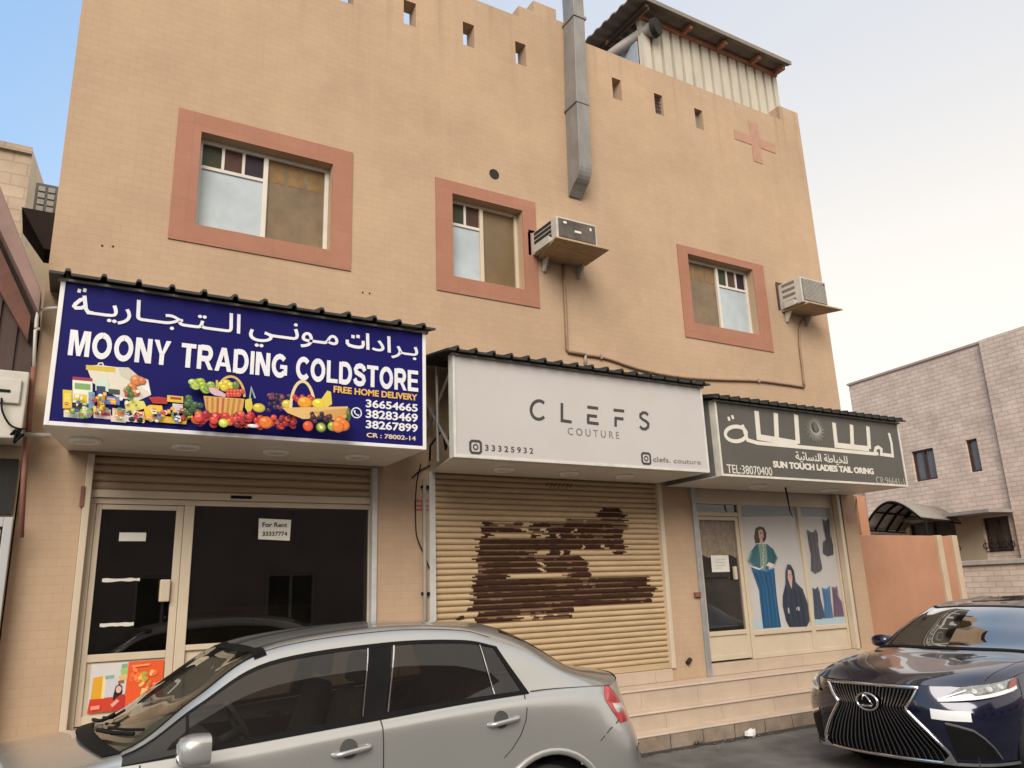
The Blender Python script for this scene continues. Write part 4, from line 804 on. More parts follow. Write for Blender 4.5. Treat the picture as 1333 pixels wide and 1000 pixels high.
for t in range(30): E_(80 + rnd.random() * 480, 360 + rnd.random() * 160, 5 + rnd.random() * 9, 5 + rnd.random() * 9, rnd.choice([(226, 222, 200), (180, 60, 60), (70, 90, 150), (220, 190, 60), (90, 130, 70), (230, 230, 226)]))
for t in range(46):
    u, v = 70 + rnd.random() * 820, 0; v = 470 + rnd.random() * 80 if u > 380 else 360 + rnd.random() * 160
    w, h = 10 + rnd.random() * 26, 12 + rnd.random() * 30; c0 = rnd.choice([(226, 222, 206), (214, 190, 60), (190, 60, 50), (90, 120, 170), (110, 150, 80), (224, 150, 60), (232, 230, 226), (150, 40, 60)])
    RC(u, v, u + w, v + h, c0); RC(u + w * .15, v + h * .3, u + w * .85, v + h * .55, rnd.choice([(240, 238, 230), (60, 60, 90), (200, 60, 50), (236, 206, 90)]))
# first basket of vegetables
for t in range(22): E_(870 + rnd.random() * 100, 410 + rnd.random() * 110, 22, 18, rnd.choice([(44, 74, 40), (60, 96, 50), (30, 54, 34)]))
for t in range(14): E_(915 + t * 11, 310 + 26 * math.sin(t) + t * 4, 26, 20, rnd.choice([(150, 176, 60), (176, 196, 90), (120, 150, 50)]))
G([(1020, 345), (1060, 350), (1140, 395), (1130, 412), (1060, 400), (1030, 380)], (206, 170, 190))
k.stroke([A1(1075 + 0 * t, 300, yl) if t == 0 else A1(1165 - 92 * math.cos(t * math.pi / 14), 410 - 135 * math.sin(t * math.pi / 14), yl) for t in range(15)], .02, srgb(206, 170, 100))
for (u, v) in ((1110, 330), (1140, 320), (1165, 335), (1125, 350)): E_(u, v, 28, 24, (206, 186, 50))
E_(1200, 335, 22, 30, (96, 120, 50))
for t in range(9): E_(1150 + (t % 5) * 22, 375 + (t // 5) * 22, 18, 17, (196, 60 + 10 * (t % 3), 50))
G([(985, 405), (1255, 425), (1235, 540), (1200, 560), (1050, 550), (1005, 520)], (206, 160, 90))
for t in range(7): G([(1000 + t * 36, 412 + t * 2.5), (1016 + t * 36, 413 + t * 2.5), (1018 + t * 32, 545), (1004 + t * 32, 545)], (176, 92 if t in (2, 3) else 124, 50))
G([(1260, 430), (1300, 420), (1310, 480), (1285, 530), (1258, 480)], (210, 190, 70)); k.stroke([A1(1290, 420, yl), A1(1300, 350, yl), A1(1325, 420, yl)], .014, srgb(150, 170, 150))
for t in range(34):
    u = 930 + rnd.random() * 400; E_(u, 530 + rnd.random() * 66, 25, 25, rnd.choice([(176, 30, 46), (196, 50, 40), (150, 24, 40), (206, 90, 50), (186, 36, 60)]))
E_(1112, 588, 30, 28, (186, 206, 60)); E_(1112, 588, 18, 16, (214, 222, 120))
for u in (945, 1050, 1190): E_(u, 545 + rnd.random() * 30, 26, 26, (210, 60, 50)); E_(u + 6, 540, 10, 8, (236, 150, 90))
# second basket of fruit
for t in range(40): E_(5 + rnd.random() * 390, 395 + rnd.random() * 70, 20, 19, rnd.choice([(150, 30, 46), (176, 40, 46), (110, 24, 40), (206, 70, 50), (196, 44, 40)]), A2)
E_(205, 435, 46, 40, (216, 110, 40), A2); E_(160, 340, 40, 30, (206, 180, 60), A2); E_(120, 458, 36, 12, (222, 210, 214), A2)
for t in range(34): E_(215 + rnd.random() * 150, 255 + rnd.random() * 100, 15, 14, rnd.choice([(60, 30, 52), (96, 44, 66), (40, 24, 40), (126, 70, 84)]), A2)
E_(340, 320, 36, 30, (206, 186, 70), A2)
k.stroke([A2(440 - 78 * math.cos(t * math.pi / 14), 350 - 180 * math.sin(t * math.pi / 14), yl) for t in range(15)], .026, srgb(222, 200, 150))
for t in range(8): E_(390 + t * 16, 275 + 14 * (t % 3), 18, 20, (176, 44, 44), A2)
E_(455, 310, 50, 40, (226, 150, 36), A2); E_(550, 318, 52, 36, (222, 196, 52), A2); G([(560, 290), (600, 232), (625, 240), (632, 320), (590, 345)], (214, 194, 80), A2)
G([(305, 345), (420, 342), (735, 335), (745, 390), (700, 430), (560, 415), (440, 418), (340, 378)], (214, 176, 110), A2); G([(500, 370), (735, 345), (742, 385), (600, 420)], (196, 150, 84), A2)
for t in range(24): E_(495 + rnd.random() * 130, 380 + rnd.random() * 60, 15, 14, rnd.choice([(60, 26, 40), (90, 36, 50), (44, 30, 34)]), A2)
E_(470, 466, 34, 34, (214, 80, 44), A2); E_(555, 474, 37, 36, (70, 60, 36), A2); E_(555, 474, 30, 29, (150, 166, 60), A2); E_(555, 474, 12, 11, (226, 222, 180), A2)
E_(630, 468, 34, 32, (150, 176, 60), A2)
for (u, v) in ((680, 440), (700, 460), (665, 470)): E_(u, v, 44, 40, (222, 120, 40), A2)
E_(735, 395, 16, 50, (60, 90, 44), A2)
k.build('grocery_picture', SG1)

# ---- pale grey couture board
YS2 = 7.0
def p2(u, v): return P(u, v, YS2)
SG2 = sign('pale grey couture board with thin charcoal letters', 3.49, 7.01, 3.085, 4.21, YS2, GREYS, mat('off_white_edge', (0.56, 0.56, 0.52), 0.4), SOFFIT, SOFFIT, 17, 4.36, 0.03, [(4.35, 7.48), (5.25, 7.5), (6.08, 7.5)], 2, x0b=3.70, open_left=True)
for (a, b) in (((3.52, 7.12, 3.2), (3.62, 7.96, 3.9)), ((3.56, 7.12, 4.1), (3.62, 7.96, 3.5)), ((3.55, 7.5, 3.12), (3.57, 7.55, 4.2))):
    q = MB(); q.tube([a, b], 0.018, 8); q.build('bracket', GALV, SG2)
q = MB(); q.tube([(3.6, 7.3, 3.4), (3.62, 7.45, 3.25), (3.66, 7.6, 3.5), (3.6, 7.8, 3.35), (3.64, 7.9, 3.2)], 0.012, 6); q.build('loose_wire', BLACKP, SG2, smooth=True)
y2 = YS2 - 0.001
C6 = C5((540, 400, 0.3))
arcC = [(538 + 34 * math.cos(t), 446 + 40 * math.sin(t)) for t in [R(-48) - i * R(264) / 20 for i in range(21)]]
letter_strokes('lettering', [arcC], 0.034, BLACKL, SG2, C6, y2)
letter_strokes('lettering', [[(638, 416), (638, 492), (680, 498)]], 0.034, BLACKL, SG2, C6, y2)
letter_strokes('lettering', [[(748, 433), (795, 439)], [(752, 470), (790, 474)], [(752, 464), (752, 502)], [(748, 500), (797, 506)]], 0.034, BLACKL, SG2, C6, y2)
letter_strokes('lettering', [[(862, 446), (908, 451)], [(868, 481), (905, 485)], [(871, 478), (871, 518)]], 0.034, BLACKL, SG2, C6, y2)
sS = [(1012, 468), (1003, 459), (990, 457), (979, 465), (979, 478), (990, 488), (1003, 495), (1013, 505), (1012, 520), (1000, 529), (986, 527), (976, 517)]
letter_strokes('lettering', [sS], 0.034, BLACKL, SG2, C6, y2)
lettering('lettering', 'C O U T U R E', *boxpx(p2, 739, 562, 806, 567, 740, 556.5, 806, 571.5), y2, GREYL, SG2, 0.0, 0.002)
lettering('lettering', '3 3 3 2 5 9 3 2', *boxpx(p2, 631.5, 583, 694, 587, 632, 579, 694, 591), y2, BLACKL, SG2, 0.012, 0.002)
lettering('lettering', 'clefs. couture', *boxpx(p2, 850, 598, 912, 601, 850, 594.5, 912, 605), y2, GREYL, SG2, 0.0, 0.002)
for (u, v, m) in ((619, 582, BLACKL), (841, 597, BLACKL)):
    c_ = p2(u, v); s_ = 0.062
    rr = [(c_[0] + s_ * sx, c_[1] + s_ * sz) for sx, sz in ((-1, -.7), (-.7, -1), (.7, -1), (1, -.7), (1, .7), (.7, 1), (-.7, 1), (-1, .7), (-1, -.7))]
    L = [[q_ for q_ in rr]]; mb = MB()
    for pts, w in ((rr, 0.026), ([(c_[0] + .026 * math.cos(t * .42), c_[1] + .026 * math.sin(t * .42)) for t in range(16)], 0.014)):
        A_, B_ = stroke_poly(pts, w); n = len(pts); mb.add([(p[0], y2 - .003, p[1]) for p in A_] + [(p[0], y2 - .003, p[1]) for p in B_], [(j, j + n, j + n + 1, j + 1) for j in range(n - 1)])
    mb.build('round_cornered_icon', m, SG2)

# ---- dark grey tailor board
YS3 = 6.97
def p3(u, v): return P(u, v, YS3)
SG3 = sign('dark grey tailor board with ivory geometric Arabic letters', 7.18, 10.985, 3.05, 4.05, YS3, OLIVE, mat('ivory_edge', (0.60, 0.57, 0.50), 0.4), SOFFIT, mat('grey_side_panel', (0.15, 0.145, 0.135), 0.4), 22, 4.25, 0.03, [(8.4, 7.5), (9.9, 7.5)], 3)
y3 = YS3 - 0.001
K5 = C5((910, 510, 0.21))
letter_strokes('arabic_lettering', [[(355, 120), (370, 282), (610, 322)], [(474, 133), (482, 300)], [(600, 143), (612, 322)]], 0.082, CREAML, SG3, K5, y3)
letter_strokes('arabic_lettering', [[(835, 192), (850, 332), (1052, 354)], [(944, 205), (950, 342)], [(1045, 216), (1055, 354)]], 0.076, CREAML, SG3, K5, y3)
loop = [(222 + 66 * math.cos(t) + 6, 262 + 46 * math.sin(t)) for t in [i * math.pi * 2 / 22 for i in range(23)]]
letter_strokes('arabic_lettering', [loop, [(268, 205), (285, 260), (300, 300), (360, 318), (1090, 386), (1110, 384)], [(1088, 380), (1095, 350), (1112, 344), (1130, 358), (1128, 388), (1200, 398), (1192, 320), (1176, 256)]], 0.05, CREAML, SG3, K5, y3)
for (u, v) in ((184, 168), (207, 158)): letter_strokes('arabic_lettering', [[(u - 3, v - 12), (u + 4, v + 12)]], 0.04, CREAML, SG3, K5, y3)
k = Ink(y3); c_ = K5(716, 222, y3)
for t in range(60):
    a_ = t * 2 * math.pi / 60; r0, r1 = 0.075 + .01 * (t % 2), 0.16 + 0.05 * (t % 3) / 2 + .03 * math.cos(a_ + 2.5)
    g_ = 0.22 + 0.10 * math.cos(a_ + 1.0)
    k.stroke([(c_[0] + r0 * math.cos(a_), c_[1] + r0 * math.sin(a_)), (c_[0] + r1 * math.cos(a_), c_[1] + r1 * math.sin(a_))], [0.010, 0.004], (g_ + .05, g_ + .04, g_))
k.ell(c_, 0.045, 0.07, (0.10, 0.095, 0.085)); k.build('sunburst_emblem', SG3)
AR4 = ['\uFEDF', '\uFEE0', '\uFEA8', '\uFEF4', '\uFE8E', '\uFEC3', '\uFE94']; AR5 = ['\uFE8D', '\uFEDF', '\uFEE8', '\uFEB4', '\uFE8E', '\uFE8B', '\uFEF4', '\uFE94']
lettering('arabic_lettering', ''.join(reversed(AR5)) + ' ' + ''.join(reversed(AR4)), *boxpx(p3, 1035, 592, 1103, 599, 1040, 588, 1070, 604), y3, CREAML, SG3, 0.012, 0.002)
lettering('lettering', 'SUN TOUCH LADIES TAIL ORING', *boxpx(p3, 1006, 604, 1137, 614, 1006, 600, 1137, 618), y3, CREAML, SG3, 0.05, 0.003)
lettering('lettering', 'TEL:38070400', *boxpx(p3, 946, 610, 1005, 616, 946, 604.5, 1005, 619.5), y3, CREAML, SG3, 0.0, 0.002)
lettering('lettering', 'CR:96641-1', *boxpx(p3, 1140, 625, 1177, 628, 1140, 620.5, 1177, 632), y3, mat('dim_ivory_letter', (0.36, 0.34, 0.29), 0.5), SG3, 0.0, 0.002)
q = MB(); x, z = P(1008, 628, 7.6); q.tube([(8.95, 7.5, 3.04), (8.965, 7.5, 2.9), (8.99, 7.51, 2.75), (9.02, 7.5, 2.62)], [.014, .012, .010, .004], 7)
tag(q.build('loose_cable', BLACKP, None, smooth=True), 'short black cable dangling from the underside of the dark grey tailor board', 'cable')

# ================================================================== THINGS ON THE FACADE
# galvanised duct
D = thing('exhaust_duct', 'tall galvanised exhaust duct climbing the facade past the parapet', 'duct', (5.9, 7.85, 7))
q = MB()
secs = []
for (xa, xb, y0, y1, z) in ((5.925, 6.115, 7.70, 7.975, 11.6), (5.915, 6.105, 7.70, 7.975, 9.9), (5.86, 6.065, 7.70, 7.975, 8.4)): secs.append([(xa, y0, z), (xb, y0, z), (xb, y1, z), (xa, y1, z)])
for i in range(2): q.hexa(secs[i + 1], secs[i])
q.build('duct_run', GALV, D, bevel=0.006)
q = MB(); prof = [(7.695, 8.42), (7.695, 7.45)] + [(7.695 + 0.20 * (1 - math.cos(t)), 7.45 - 0.27 * math.sin(t)) for t in [i * R(75) / 6 for i in range(1, 7)]] + [(7.975, 7.06), (7.975, 8.42)]
n = len(prof); xa, xb = 5.83, 6.055
v = [(xa + (z - 7.1) * .025, y, z) for y, z in prof] + [(xb + (z - 7.1) * .008, y, z) for y, z in prof]
q.add(v, [tuple(range(n)), tuple(range(2 * n - 1, n - 1, -1))] + [(i, i + n, (i + 1) % n + n, (i + 1) % n) for i in range(n)])
q.build('duct_elbow', GALV, D, bevel=0.004)
for z, ex in ((8.43, 0.004), (9.9, 0.0), ):
    q = MB(); xo = 5.855 + (z - 8.4) * 0.037; q.box(xo - .012, xo + .222, 7.685, 7.985, z - .02, z + .02); q.build('joint_flange', GALV, D)

def ac_unit(label, x0, x1, yf, z0, z1, grille, tray, style):
    a = thing('air_conditioner', label, 'air conditioner', ((x0 + x1) / 2, 8, z0), 'window air conditioners on the upper floor')
    q = MB(); q.box(x0, x1, yf, 8.0, z0, z1); q.build('casing', ACW, a, bevel=0.008)
    q = MB(); q.box(x0 + .03, x1 - .03, yf - .012, yf - 0.0005, z0 + .035, z1 - .03); gr = q.build('rear_grille', grille, a)
    q = MB()
    if style == 1:
        for i in range(16): z = z0 + .05 + (z1 - z0 - .1) * i / 15; q.box(x0 + .04, x1 - .04, yf - .016, yf - .0122, z - .0035, z + .0035)
        q.build('grille_bars', ACW, gr)
        q = MB(); q.box(x1 - .075, x1 - .045, yf - .02, yf - .0165, z1 - .075, z1 - .05); q.build('dark_gap', DARK, a)
    else:
        q.box(x0 + .27, x0 + .37, yf - .016, yf - .0122, z0 + .13, z0 + .16); q.build('rating_plate', PAPER, gr)
        q = MB(); q.box(x0 + .10, x0 + .15, yf - .015, yf - .0122, z1 - .09, z1 - .06); q.box(x1 - .12, x1 - .09, yf - .015, yf - .0122, z1 - .11, z1 - .07); q.build('scratch_patch', PAPER, gr)
    q = MB()
    for i in range(4): z = z0 + .07 + i * (z1 - z0 - .12) / 3.2; q.box(x0 - .003, x0 - .0005, yf + .12, 7.93, z, z + .045)
    q.build('side_louvres', DARK if style == 2 else ACG, a)
    tx0, tx1, ty, wx0, wx1 = tray
    q = MB(); q.hexa([(tx0, ty, z0 - .03), (tx1, ty, z0 - .03), (wx1, 7.995, z0 - .03), (wx0, 7.995, z0 - .03)], [(tx0, ty, z0 - .004), (tx1, ty, z0 - .004), (wx1, 7.995, z0 - .004), (wx0, 7.995, z0 - .004)]); q.build('shelf', TRAY, a, bevel=0.004)
    for bx in (wx0 + .06, wx1 - .08):
        q = MB(); q.hexa([(bx, 7.99, z0 - .2), (bx + .03, 7.99, z0 - .2), (bx + .03, 7.96, z0 - .2), (bx, 7.96, z0 - .2)], [(bx, 7.99, z0 - .032), (bx + .03, 7.99, z0 - .032), (bx + .03, 7.86, z0 - .032), (bx, 7.86, z0 - .032)]); q.build('bracket', ACW, a)
    q = MB(); q.hexa([(x0 - .03, yf + .15, z0 - .003), (x0 + .10, yf + .08, z0 - .003), (x0 + .10, yf + .10, z0 - .003), (x0 - .03, 7.9, z0 - .003)], [(x0 - .03, yf + .15, z0 + .09), (x0 + .0, yf + .08, z0 + .03), (x0 + .0, yf + .10, z0 + .03), (x0 - .03, 7.9, z0 + .10)]); q.build('foam_packing', ACW, a)
    q = MB(); q.box(x0 - .05, x1 + .05, 7.985, 7.999, z1 + .01, z1 + .05); q.box(x0 - .06, x0 - .02, 7.985, 7.999, z0, z1 + .01); q.build('wall_frame', BROWN, a)
    return a
ac_unit('boxy brown backed air conditioner on a plywood shelf under the duct', 5.19, 5.82, 7.40, 6.035, 6.35, ACB, (5.13, 5.97, 7.34, 5.28, 6.0), 2)
ac_unit('pale air conditioner with a barred back by the right corner of the facade', 9.97, 10.58, 7.56, 6.03, 6.46, ACG, (10.05, 10.86, 7.50, 9.98, 10.62), 1)
# third unit on the left flank
a3 = thing('air_conditioner', 'small air conditioner seen edge-on on the left flank of the shop building', 'air conditioner', (-0.22, 10.3, 6.1), 'window air conditioners on the upper floor')
q = MB(); q.box(-0.50, -0.225, 9.9, 10.6, 6.22, 6.62); q.build('casing', ACG, a3, bevel=0.008)
q = MB()
for i in range(4):
    for j in range(2): q.box(-0.47 + j * .1, -0.40 + j * .1, 9.888, 9.8995, 6.26 + i * .085, 6.32 + i * .085)
q.build('louvres', ACW, a3)
q = MB(); q.add([(-.60, 9.75, 6.20), (-.225, 9.75, 6.20), (-.225, 10.5, 6.20), (-.60, 10.5, 6.20), (-.34, 9.85, 5.78), (-.225, 9.85, 5.78), (-.225, 10.3, 5.78), (-.34, 10.3, 5.78)], [(0, 3, 2, 1), (4, 5, 6, 7), (0, 1, 5, 4), (1, 2, 6, 5), (2, 3, 7, 6), (3, 0, 4, 7)]); q.build('shelf_bracket', BROWN, a3)
# drain pipes
dp = thing('drain_pipe', 'thin brown drain pipe running along the wall between the two front air conditioners', 'pipe', (5.8, 7.97, 4.5))
def pw(lst, y=7.975): return [(P(u, v, y)[0], y, P(u, v, y)[1]) for u, v in lst]
def smooth_path(pts, n=4):
    out = []; pts = [np.array(p, float) for p in pts]
    for i in range(len(pts) - 1):
        a = pts[max(i - 1, 0)]; b = pts[i]; c = pts[i + 1]; d_ = pts[min(i + 2, len(pts) - 1)]
        for k_ in range(n):
            t = k_ / n; out.append(tuple(0.5 * ((2 * b) + (-a + c) * t + (2 * a - 5 * b + 4 * c - d_) * t * t + (-a + 3 * b - 3 * c + d_) * t ** 3)))
    out.append(tuple(pts[-1])); return out
q = MB(); q.tube(pw([(734, 343), (735, 380), (737, 420), (738, 455), (740, 458), (762, 462)]), 0.022, 8); q.build('vertical_run', BRPIPE, dp, smooth=True)
q = MB(); q.tube(smooth_path(pw([(760, 462), (782, 465), (800, 470), (826, 479), (860, 487), (895, 492), (940, 494.5), (987, 496), (1020, 500), (1047, 504)])), 0.018, 8); q.build('horizontal_run', BRPIPE, dp, smooth=True)
q = MB(); q.tube(smooth_path(pw([(1046, 416), (1041, 428), (1041, 450), (1044, 475), (1047, 503)])), 0.018, 8); q.build('vertical_run', BRPIPE, dp, smooth=True)
q = MB(); q.tube(pw([(762, 461), (762, 476)]), 0.02, 8); q.build('branch_stub', PIPE, dp, smooth=True)
for u, v in ((782, 465), (987, 496)):
    x, z = P(u, v, 7.98); q = MB(); q.box(x - .012, x + .012, 7.955, 7.998, z - .03, z + .03); q.build('pipe_clip', PIPE, dp)
# hanging wire between the blue and the pale sign
q = MB(); q.tube(smooth_path(pw([(548, 604), (543, 625), (541, 650), (541, 680), (543, 700), (552, 722), (559, 740)])), 0.007, 6); q.tube(smooth_path(pw([(536, 622), (548, 612), (560, 606)])), 0.007, 6)
tag(q.build('hanging_wire', BLACKP, None, smooth=True), 'loose black wire hanging down the wall beside the closed shutter', 'wire')

# ================================================================== ROOFTOP SHED
RS = thing('roof_shed', 'corrugated metal shed with a low sheet roof on top of the shop building', 'shed', (9.6, 9, 8.65))
def corr(mb, x0, x1, y, z0, z1, pitch, depth, ztop=None):
    pts = []; x = x0
    while x < x1 - 1e-6: pts += [(x, 0), (x + pitch * .16, 0), (x + pitch * .22, -depth), (x + pitch * .94, -depth)]; x += pitch
    pts.append((x1, 0)); v = []
    for a, dy in pts:
        a = min(a, x1); v += [(a, y + dy, z0), (a, y + dy, z1)]
    mb.add(v, [(2 * i, 2 * i + 2, 2 * i + 3, 2 * i + 1) for i in range(len(pts) - 1)])
q = MB(); corr(q, 7.95, 11.38, 8.6, 8.65, 11.33, 0.235, 0.06); q.build('front_sheeting', SHED, RS)
q = MB(); q.box(7.93, 7.95, 8.62, 12.0, 8.65, 10.85); q.build('end_panel', mat('blue_grey_panel', (0.36, 0.40, 0.43), 0.5, var=0.1), RS)
q = MB(); q.box(11.39, 11.41, 8.55, 12, 9.8, 11.5); q.build('end_sheet', SHED, RS)
q = MB(); n = 18; v = []
for i in range(n * 4 + 1):
    y_ = 8.2 + 4.2 * i / (n * 4); dz = [0, 0, 0.03, 0.03][i % 4] + (y_ - 8.2) * .05
    v += [(7.60, y_, 11.36 + dz), (11.42, y_, 11.36 + dz), (7.60, y_, 11.335 + dz), (11.42, y_, 11.335 + dz)]
F_ = []
for i in range(n * 4): a, b = 4 * i, 4 * i + 4; F_ += [(a, a + 1, b + 1, b), (a + 2, b + 2, b + 3, a + 3), (a, b, b + 2, a + 2), (a + 1, a + 3, b + 3, b + 1)]
F_ += [(0, 2, 3, 1)]
q.add(v, F_); q.build('roof_sheet', SHEDR, RS)
q = MB(); q.box(7.60, 11.43, 8.185, 8.199, 11.32, 11.40); q.build('eave_edge', mat('dull_grey_edge', (0.20, 0.17, 0.14), 0.6), RS)
for x in (7.9, 8.9, 9.75, 10.62, 11.28):
    q = MB(); q.hexa([(x, 8.28, 11.25), (x + .07, 8.28, 11.25), (x + .07, 9.4, 11.30), (x, 9.4, 11.30)], [(x, 8.28, 11.332), (x + .07, 8.28, 11.332), (x + .07, 9.4, 11.385), (x, 9.4, 11.385)]); q.build('rafter', TIMBER, RS)
q = MB(); q.box(7.95, 11.38, 8.50, 8.56, 11.25, 11.33); q.build('wall_plate', TIMBER, RS)
q = MB(); q.hexa([(7.86, 8.24, 11.24), (7.92, 8.24, 11.24), (8.06, 12.0, 11.43), (8.0, 12.0, 11.43)], [(7.86, 8.24, 11.33), (7.92, 8.24, 11.33), (8.06, 12.0, 11.52), (8.0, 12.0, 11.52)]); q.build('shadow_gap_strip', BROWN, RS)  # dark strip drawn in for the shadow gap under the roof overhang
# curved exhaust pipe under the eave
EP = thing('curved_exhaust_pipe', 'grey curved exhaust pipe with a round black mouth under the shed eave', 'exhaust pipe', (8.0, 8.4, 11))
q = MB(); cpt = smooth_path([(7.60, 9.3, 10.7), (7.75, 9.0, 10.82), (7.98, 8.75, 10.98), (8.12, 8.55, 11.06), (8.17, 8.43, 11.06)]); q.tube(cpt, [0.08 + .05 * i / (len(cpt) - 1) for i in range(len(cpt))], 16); q.build('pipe_body', mat('dull_zinc', (0.30, 0.27, 0.25), 0.6, metal=0.1), EP, smooth=True, angle=50)
q = MB(); q.disc((8.172, 8.425, 11.06), (0.35, -0.93, -.08), 0.175, 0.09, 24, 0, .15); q.build('fan_mouth', DARK, EP)
# ================================================================== SMALL THINGS
def card(name, label, cat, px, y, body=None):
    pts = [P(u, v, y) for u, v in px]; q = MB(); q.prism([pts[3], pts[2], pts[1], pts[0]], y - 0.0015, y)
    t = thing(name, label, cat, (pts[0][0], y, pts[3][1])); q.build('sheet', PAPER, t); return t, pts
nt_, pts = card('rent_notice', 'square white paper notice with two handwritten lines taped inside the cold store window', 'notice', [(337, 675), (379, 677), (377, 704), (336, 702)], 8.094)
lettering('handwriting', 'For Rent', *boxpx(lambda u, v: P(u, v, 8.092), 341.5, 683, 374, 683, 345, 680, 370, 686.5), 8.0922, INK, nt_, 0.025, 0.0006)
lettering('handwriting', '33337774', *boxpx(lambda u, v: P(u, v, 8.092), 341.5, 694, 374, 694, 345, 692, 370, 698), 8.0922, INK, nt_, 0.025, 0.0006)
nt2, pts = card('door_notice', 'small white paper notice on the tailor shop door', 'notice', [(925, 723), (948, 723), (950, 744.5), (927, 745)], 8.094)
k = Ink(8.0922)
for i in range(4):
    a = P(930 + i * .5, 729 + i * 3.6, 8.0922); b = P(944 - 4 * (i == 3), 728.6 + i * 3.6, 8.0922); k.stroke([a, b], 0.008, (.42, .41, .40))
k.build('faint_lines', nt2)
# orange advertising poster on the cold store door
PO = thing('advert_poster', 'orange and white advertising poster on the lower panel of the cold store door', 'poster', (0.75, 8.08, 0.85))
Q5 = C5((95, 845, 0.09)); yp = Y - 0.022
q = MB(); c0 = [Q5(*p, yp + .0015) for p in ((120, 890), (1205, 690), (1258, 108), (180, 172))]
x0 = (c0[0][0] + c0[3][0]) / 2; x1 = (c0[1][0] + c0[2][0]) / 2; z0 = 0.865; z1 = 1.265
x0, x1 = 0.475, 1.06
q.prism([(x0, z0), (x1, z0), (x1, z1), (x0, z1)], yp, yp + .002); q.build('poster_sheet', mat('poster_white', (0.60, 0.58, 0.56), 0.4, var=0.04), PO)
k = Ink(yp - .0002)
def uvp(u, v): return (x0 + (x1 - x0) * u, z1 - (z1 - z0) * v)
def pp(lst, c): k.poly([uvp(*p) for p in lst], srgb(*c))
org, dor = (222, 88, 40), (196, 62, 40)
pp([(.50, .0), (1, 0), (1, 1), (.48, 1)], org); pp([(0.02, .72), (.5, .70), (.5, 1), (0.0, 1)], dor); pp([(.04, .28), (.17, .26), (.17, .72), (.03, .72)], (216, 160, 44)); pp([(.17, .27), (.21, .27), (.21, .72), (.17, .72)], (230, 210, 160))
pp([(.20, .26), (.32, .25), (.32, .32), (.20, .33)], (130, 170, 160)); pp([(.21, .34), (.36, .33), (.36, .7), (.21, .7)], (196, 196, 202)); pp([(.41, .04), (.49, .03), (.49, .12), (.41, .13)], (120, 170, 130)); pp([(.40, .14), (.50, .14), (.50, .24), (.41, .26)], (150, 190, 100)); pp([(.38, .28), (.5, .26), (.5, .36), (.40, .38)], (214, 180, 120)); pp([(.38, .38), (.46, .37), (.46, .44), (.38, .44)], (150, 90, 70))
pp([(.35, .50), (.40, .44), (.44, .50), (.45, .62), (.43, .74), (.33, .78), (.33, .66)], (34, 22, 28)); k.ell(uvp(.395, .56), .022, .030, srgb(216, 176, 160)); pp([(.36, .74), (.42, .68), (.48, .66), (.49, .84), (.46, .98), (.33, .98), (.31, .88)], (176, 50, 46)); pp([(.30, .86), (.38, .76), (.42, .80), (.33, .92)], (222, 160, 140))
for t in range(30):
    a_ = rnd.random() * 6.28; r_ = rnd.random(); k.ell(uvp(.74 + .20 * r_ * math.cos(a_), .36 + .26 * r_ * math.sin(a_)), .028, .016, srgb(*rnd.choice([(230, 160, 60), (236, 110, 60), (216, 90, 60), (160, 170, 70), (236, 190, 110), (240, 130, 70)])), 10, rnd.random() * 3)
pp([(.71, .58), (.79, .57), (.81, .78), (.79, .92), (.71, .92), (.69, .78)], (222, 190, 130)); pp([(.55, .08), (.80, .06), (.80, .10), (.55, .12)], (238, 150, 100)); pp([(.55, .86), (.66, .84), (.66, .89), (.55, .91)], (240, 150, 120)); pp([(.04, .86), (.16, .85), (.16, .93), (.04, .94)], (232, 140, 120))
k.build('poster_print', PO)
# litter by the kerb
q = MB(); v = []; 
for i in range(9):
    for j in range(6):
        a_ = i / 9 * 6.283; b_ = j / 5 * math.pi - math.pi / 2; r_ = 0.062 * (0.75 + 0.5 * rnd.random()); v.append((7.38 + r_ * math.cos(a_) * math.cos(b_) * 1.25, 7.12 + r_ * math.sin(a_) * math.cos(b_), 0.052 + r_ * math.sin(b_) * .8))
q.add(v, [(i * 6 + j, ((i + 1) % 9) * 6 + j, ((i + 1) % 9) * 6 + j + 1, i * 6 + j + 1) for i in range(9) for j in range(5)])
tag(q.build('crumpled_paper', mat('litter_white', (0.75, 0.74, 0.72), 0.8)), 'crumpled white paper lying on the asphalt at the foot of the kerb', 'litter')
q = MB()
for i in range(14):
    x = 6.55 + rnd.random() * .12; a_ = rnd.random() * 6.28; l = .03 + rnd.random() * .04; q.tube([(x, 7.215, .012), (x + .02 * math.cos(a_), 7.205, l * .6), (x + .05 * math.cos(a_), 7.195 - .02 * rnd.random(), l)], [.004, .003, .001], 5)
tag(q.build('weed_tuft', mat('weed_green', (0.05, 0.055, 0.03), 0.8)), 'tiny dry weed growing in the joint between kerb and asphalt', 'weed')

q = MB(); r3_ = random.Random(11)
for i in range(240):
    x, y = 3.5 + 7.5 * r3_.random(), 7.20 - abs(r3_.gauss(0, .28)); r_ = .003 + .007 * r3_.random() ** 2
    a0 = r3_.random() * 6; v = [(x + r_ * math.cos(a0 + k_ * 1.57), y + r_ * math.sin(a0 + k_ * 1.57), .006) for k_ in range(4)] + [(x + r_ * .5 * math.cos(a0 + .5 + k_ * 1.57), y + r_ * .5 * math.sin(a0 + .5 + k_ * 1.57), .006 + r_) for k_ in range(4)]
    q.add(v, [(4, 5, 6, 7)] + [(k_, (k_ + 1) % 4, (k_ + 1) % 4 + 4, k_ + 4) for k_ in range(4)])
tag(q.build('kerb_grit', mat('grit', (0.22, 0.19, 0.16), 0.9, var=0.3, scale=20)), 'loose grit scattered on the asphalt along the kerb', 'grit', kind='stuff')
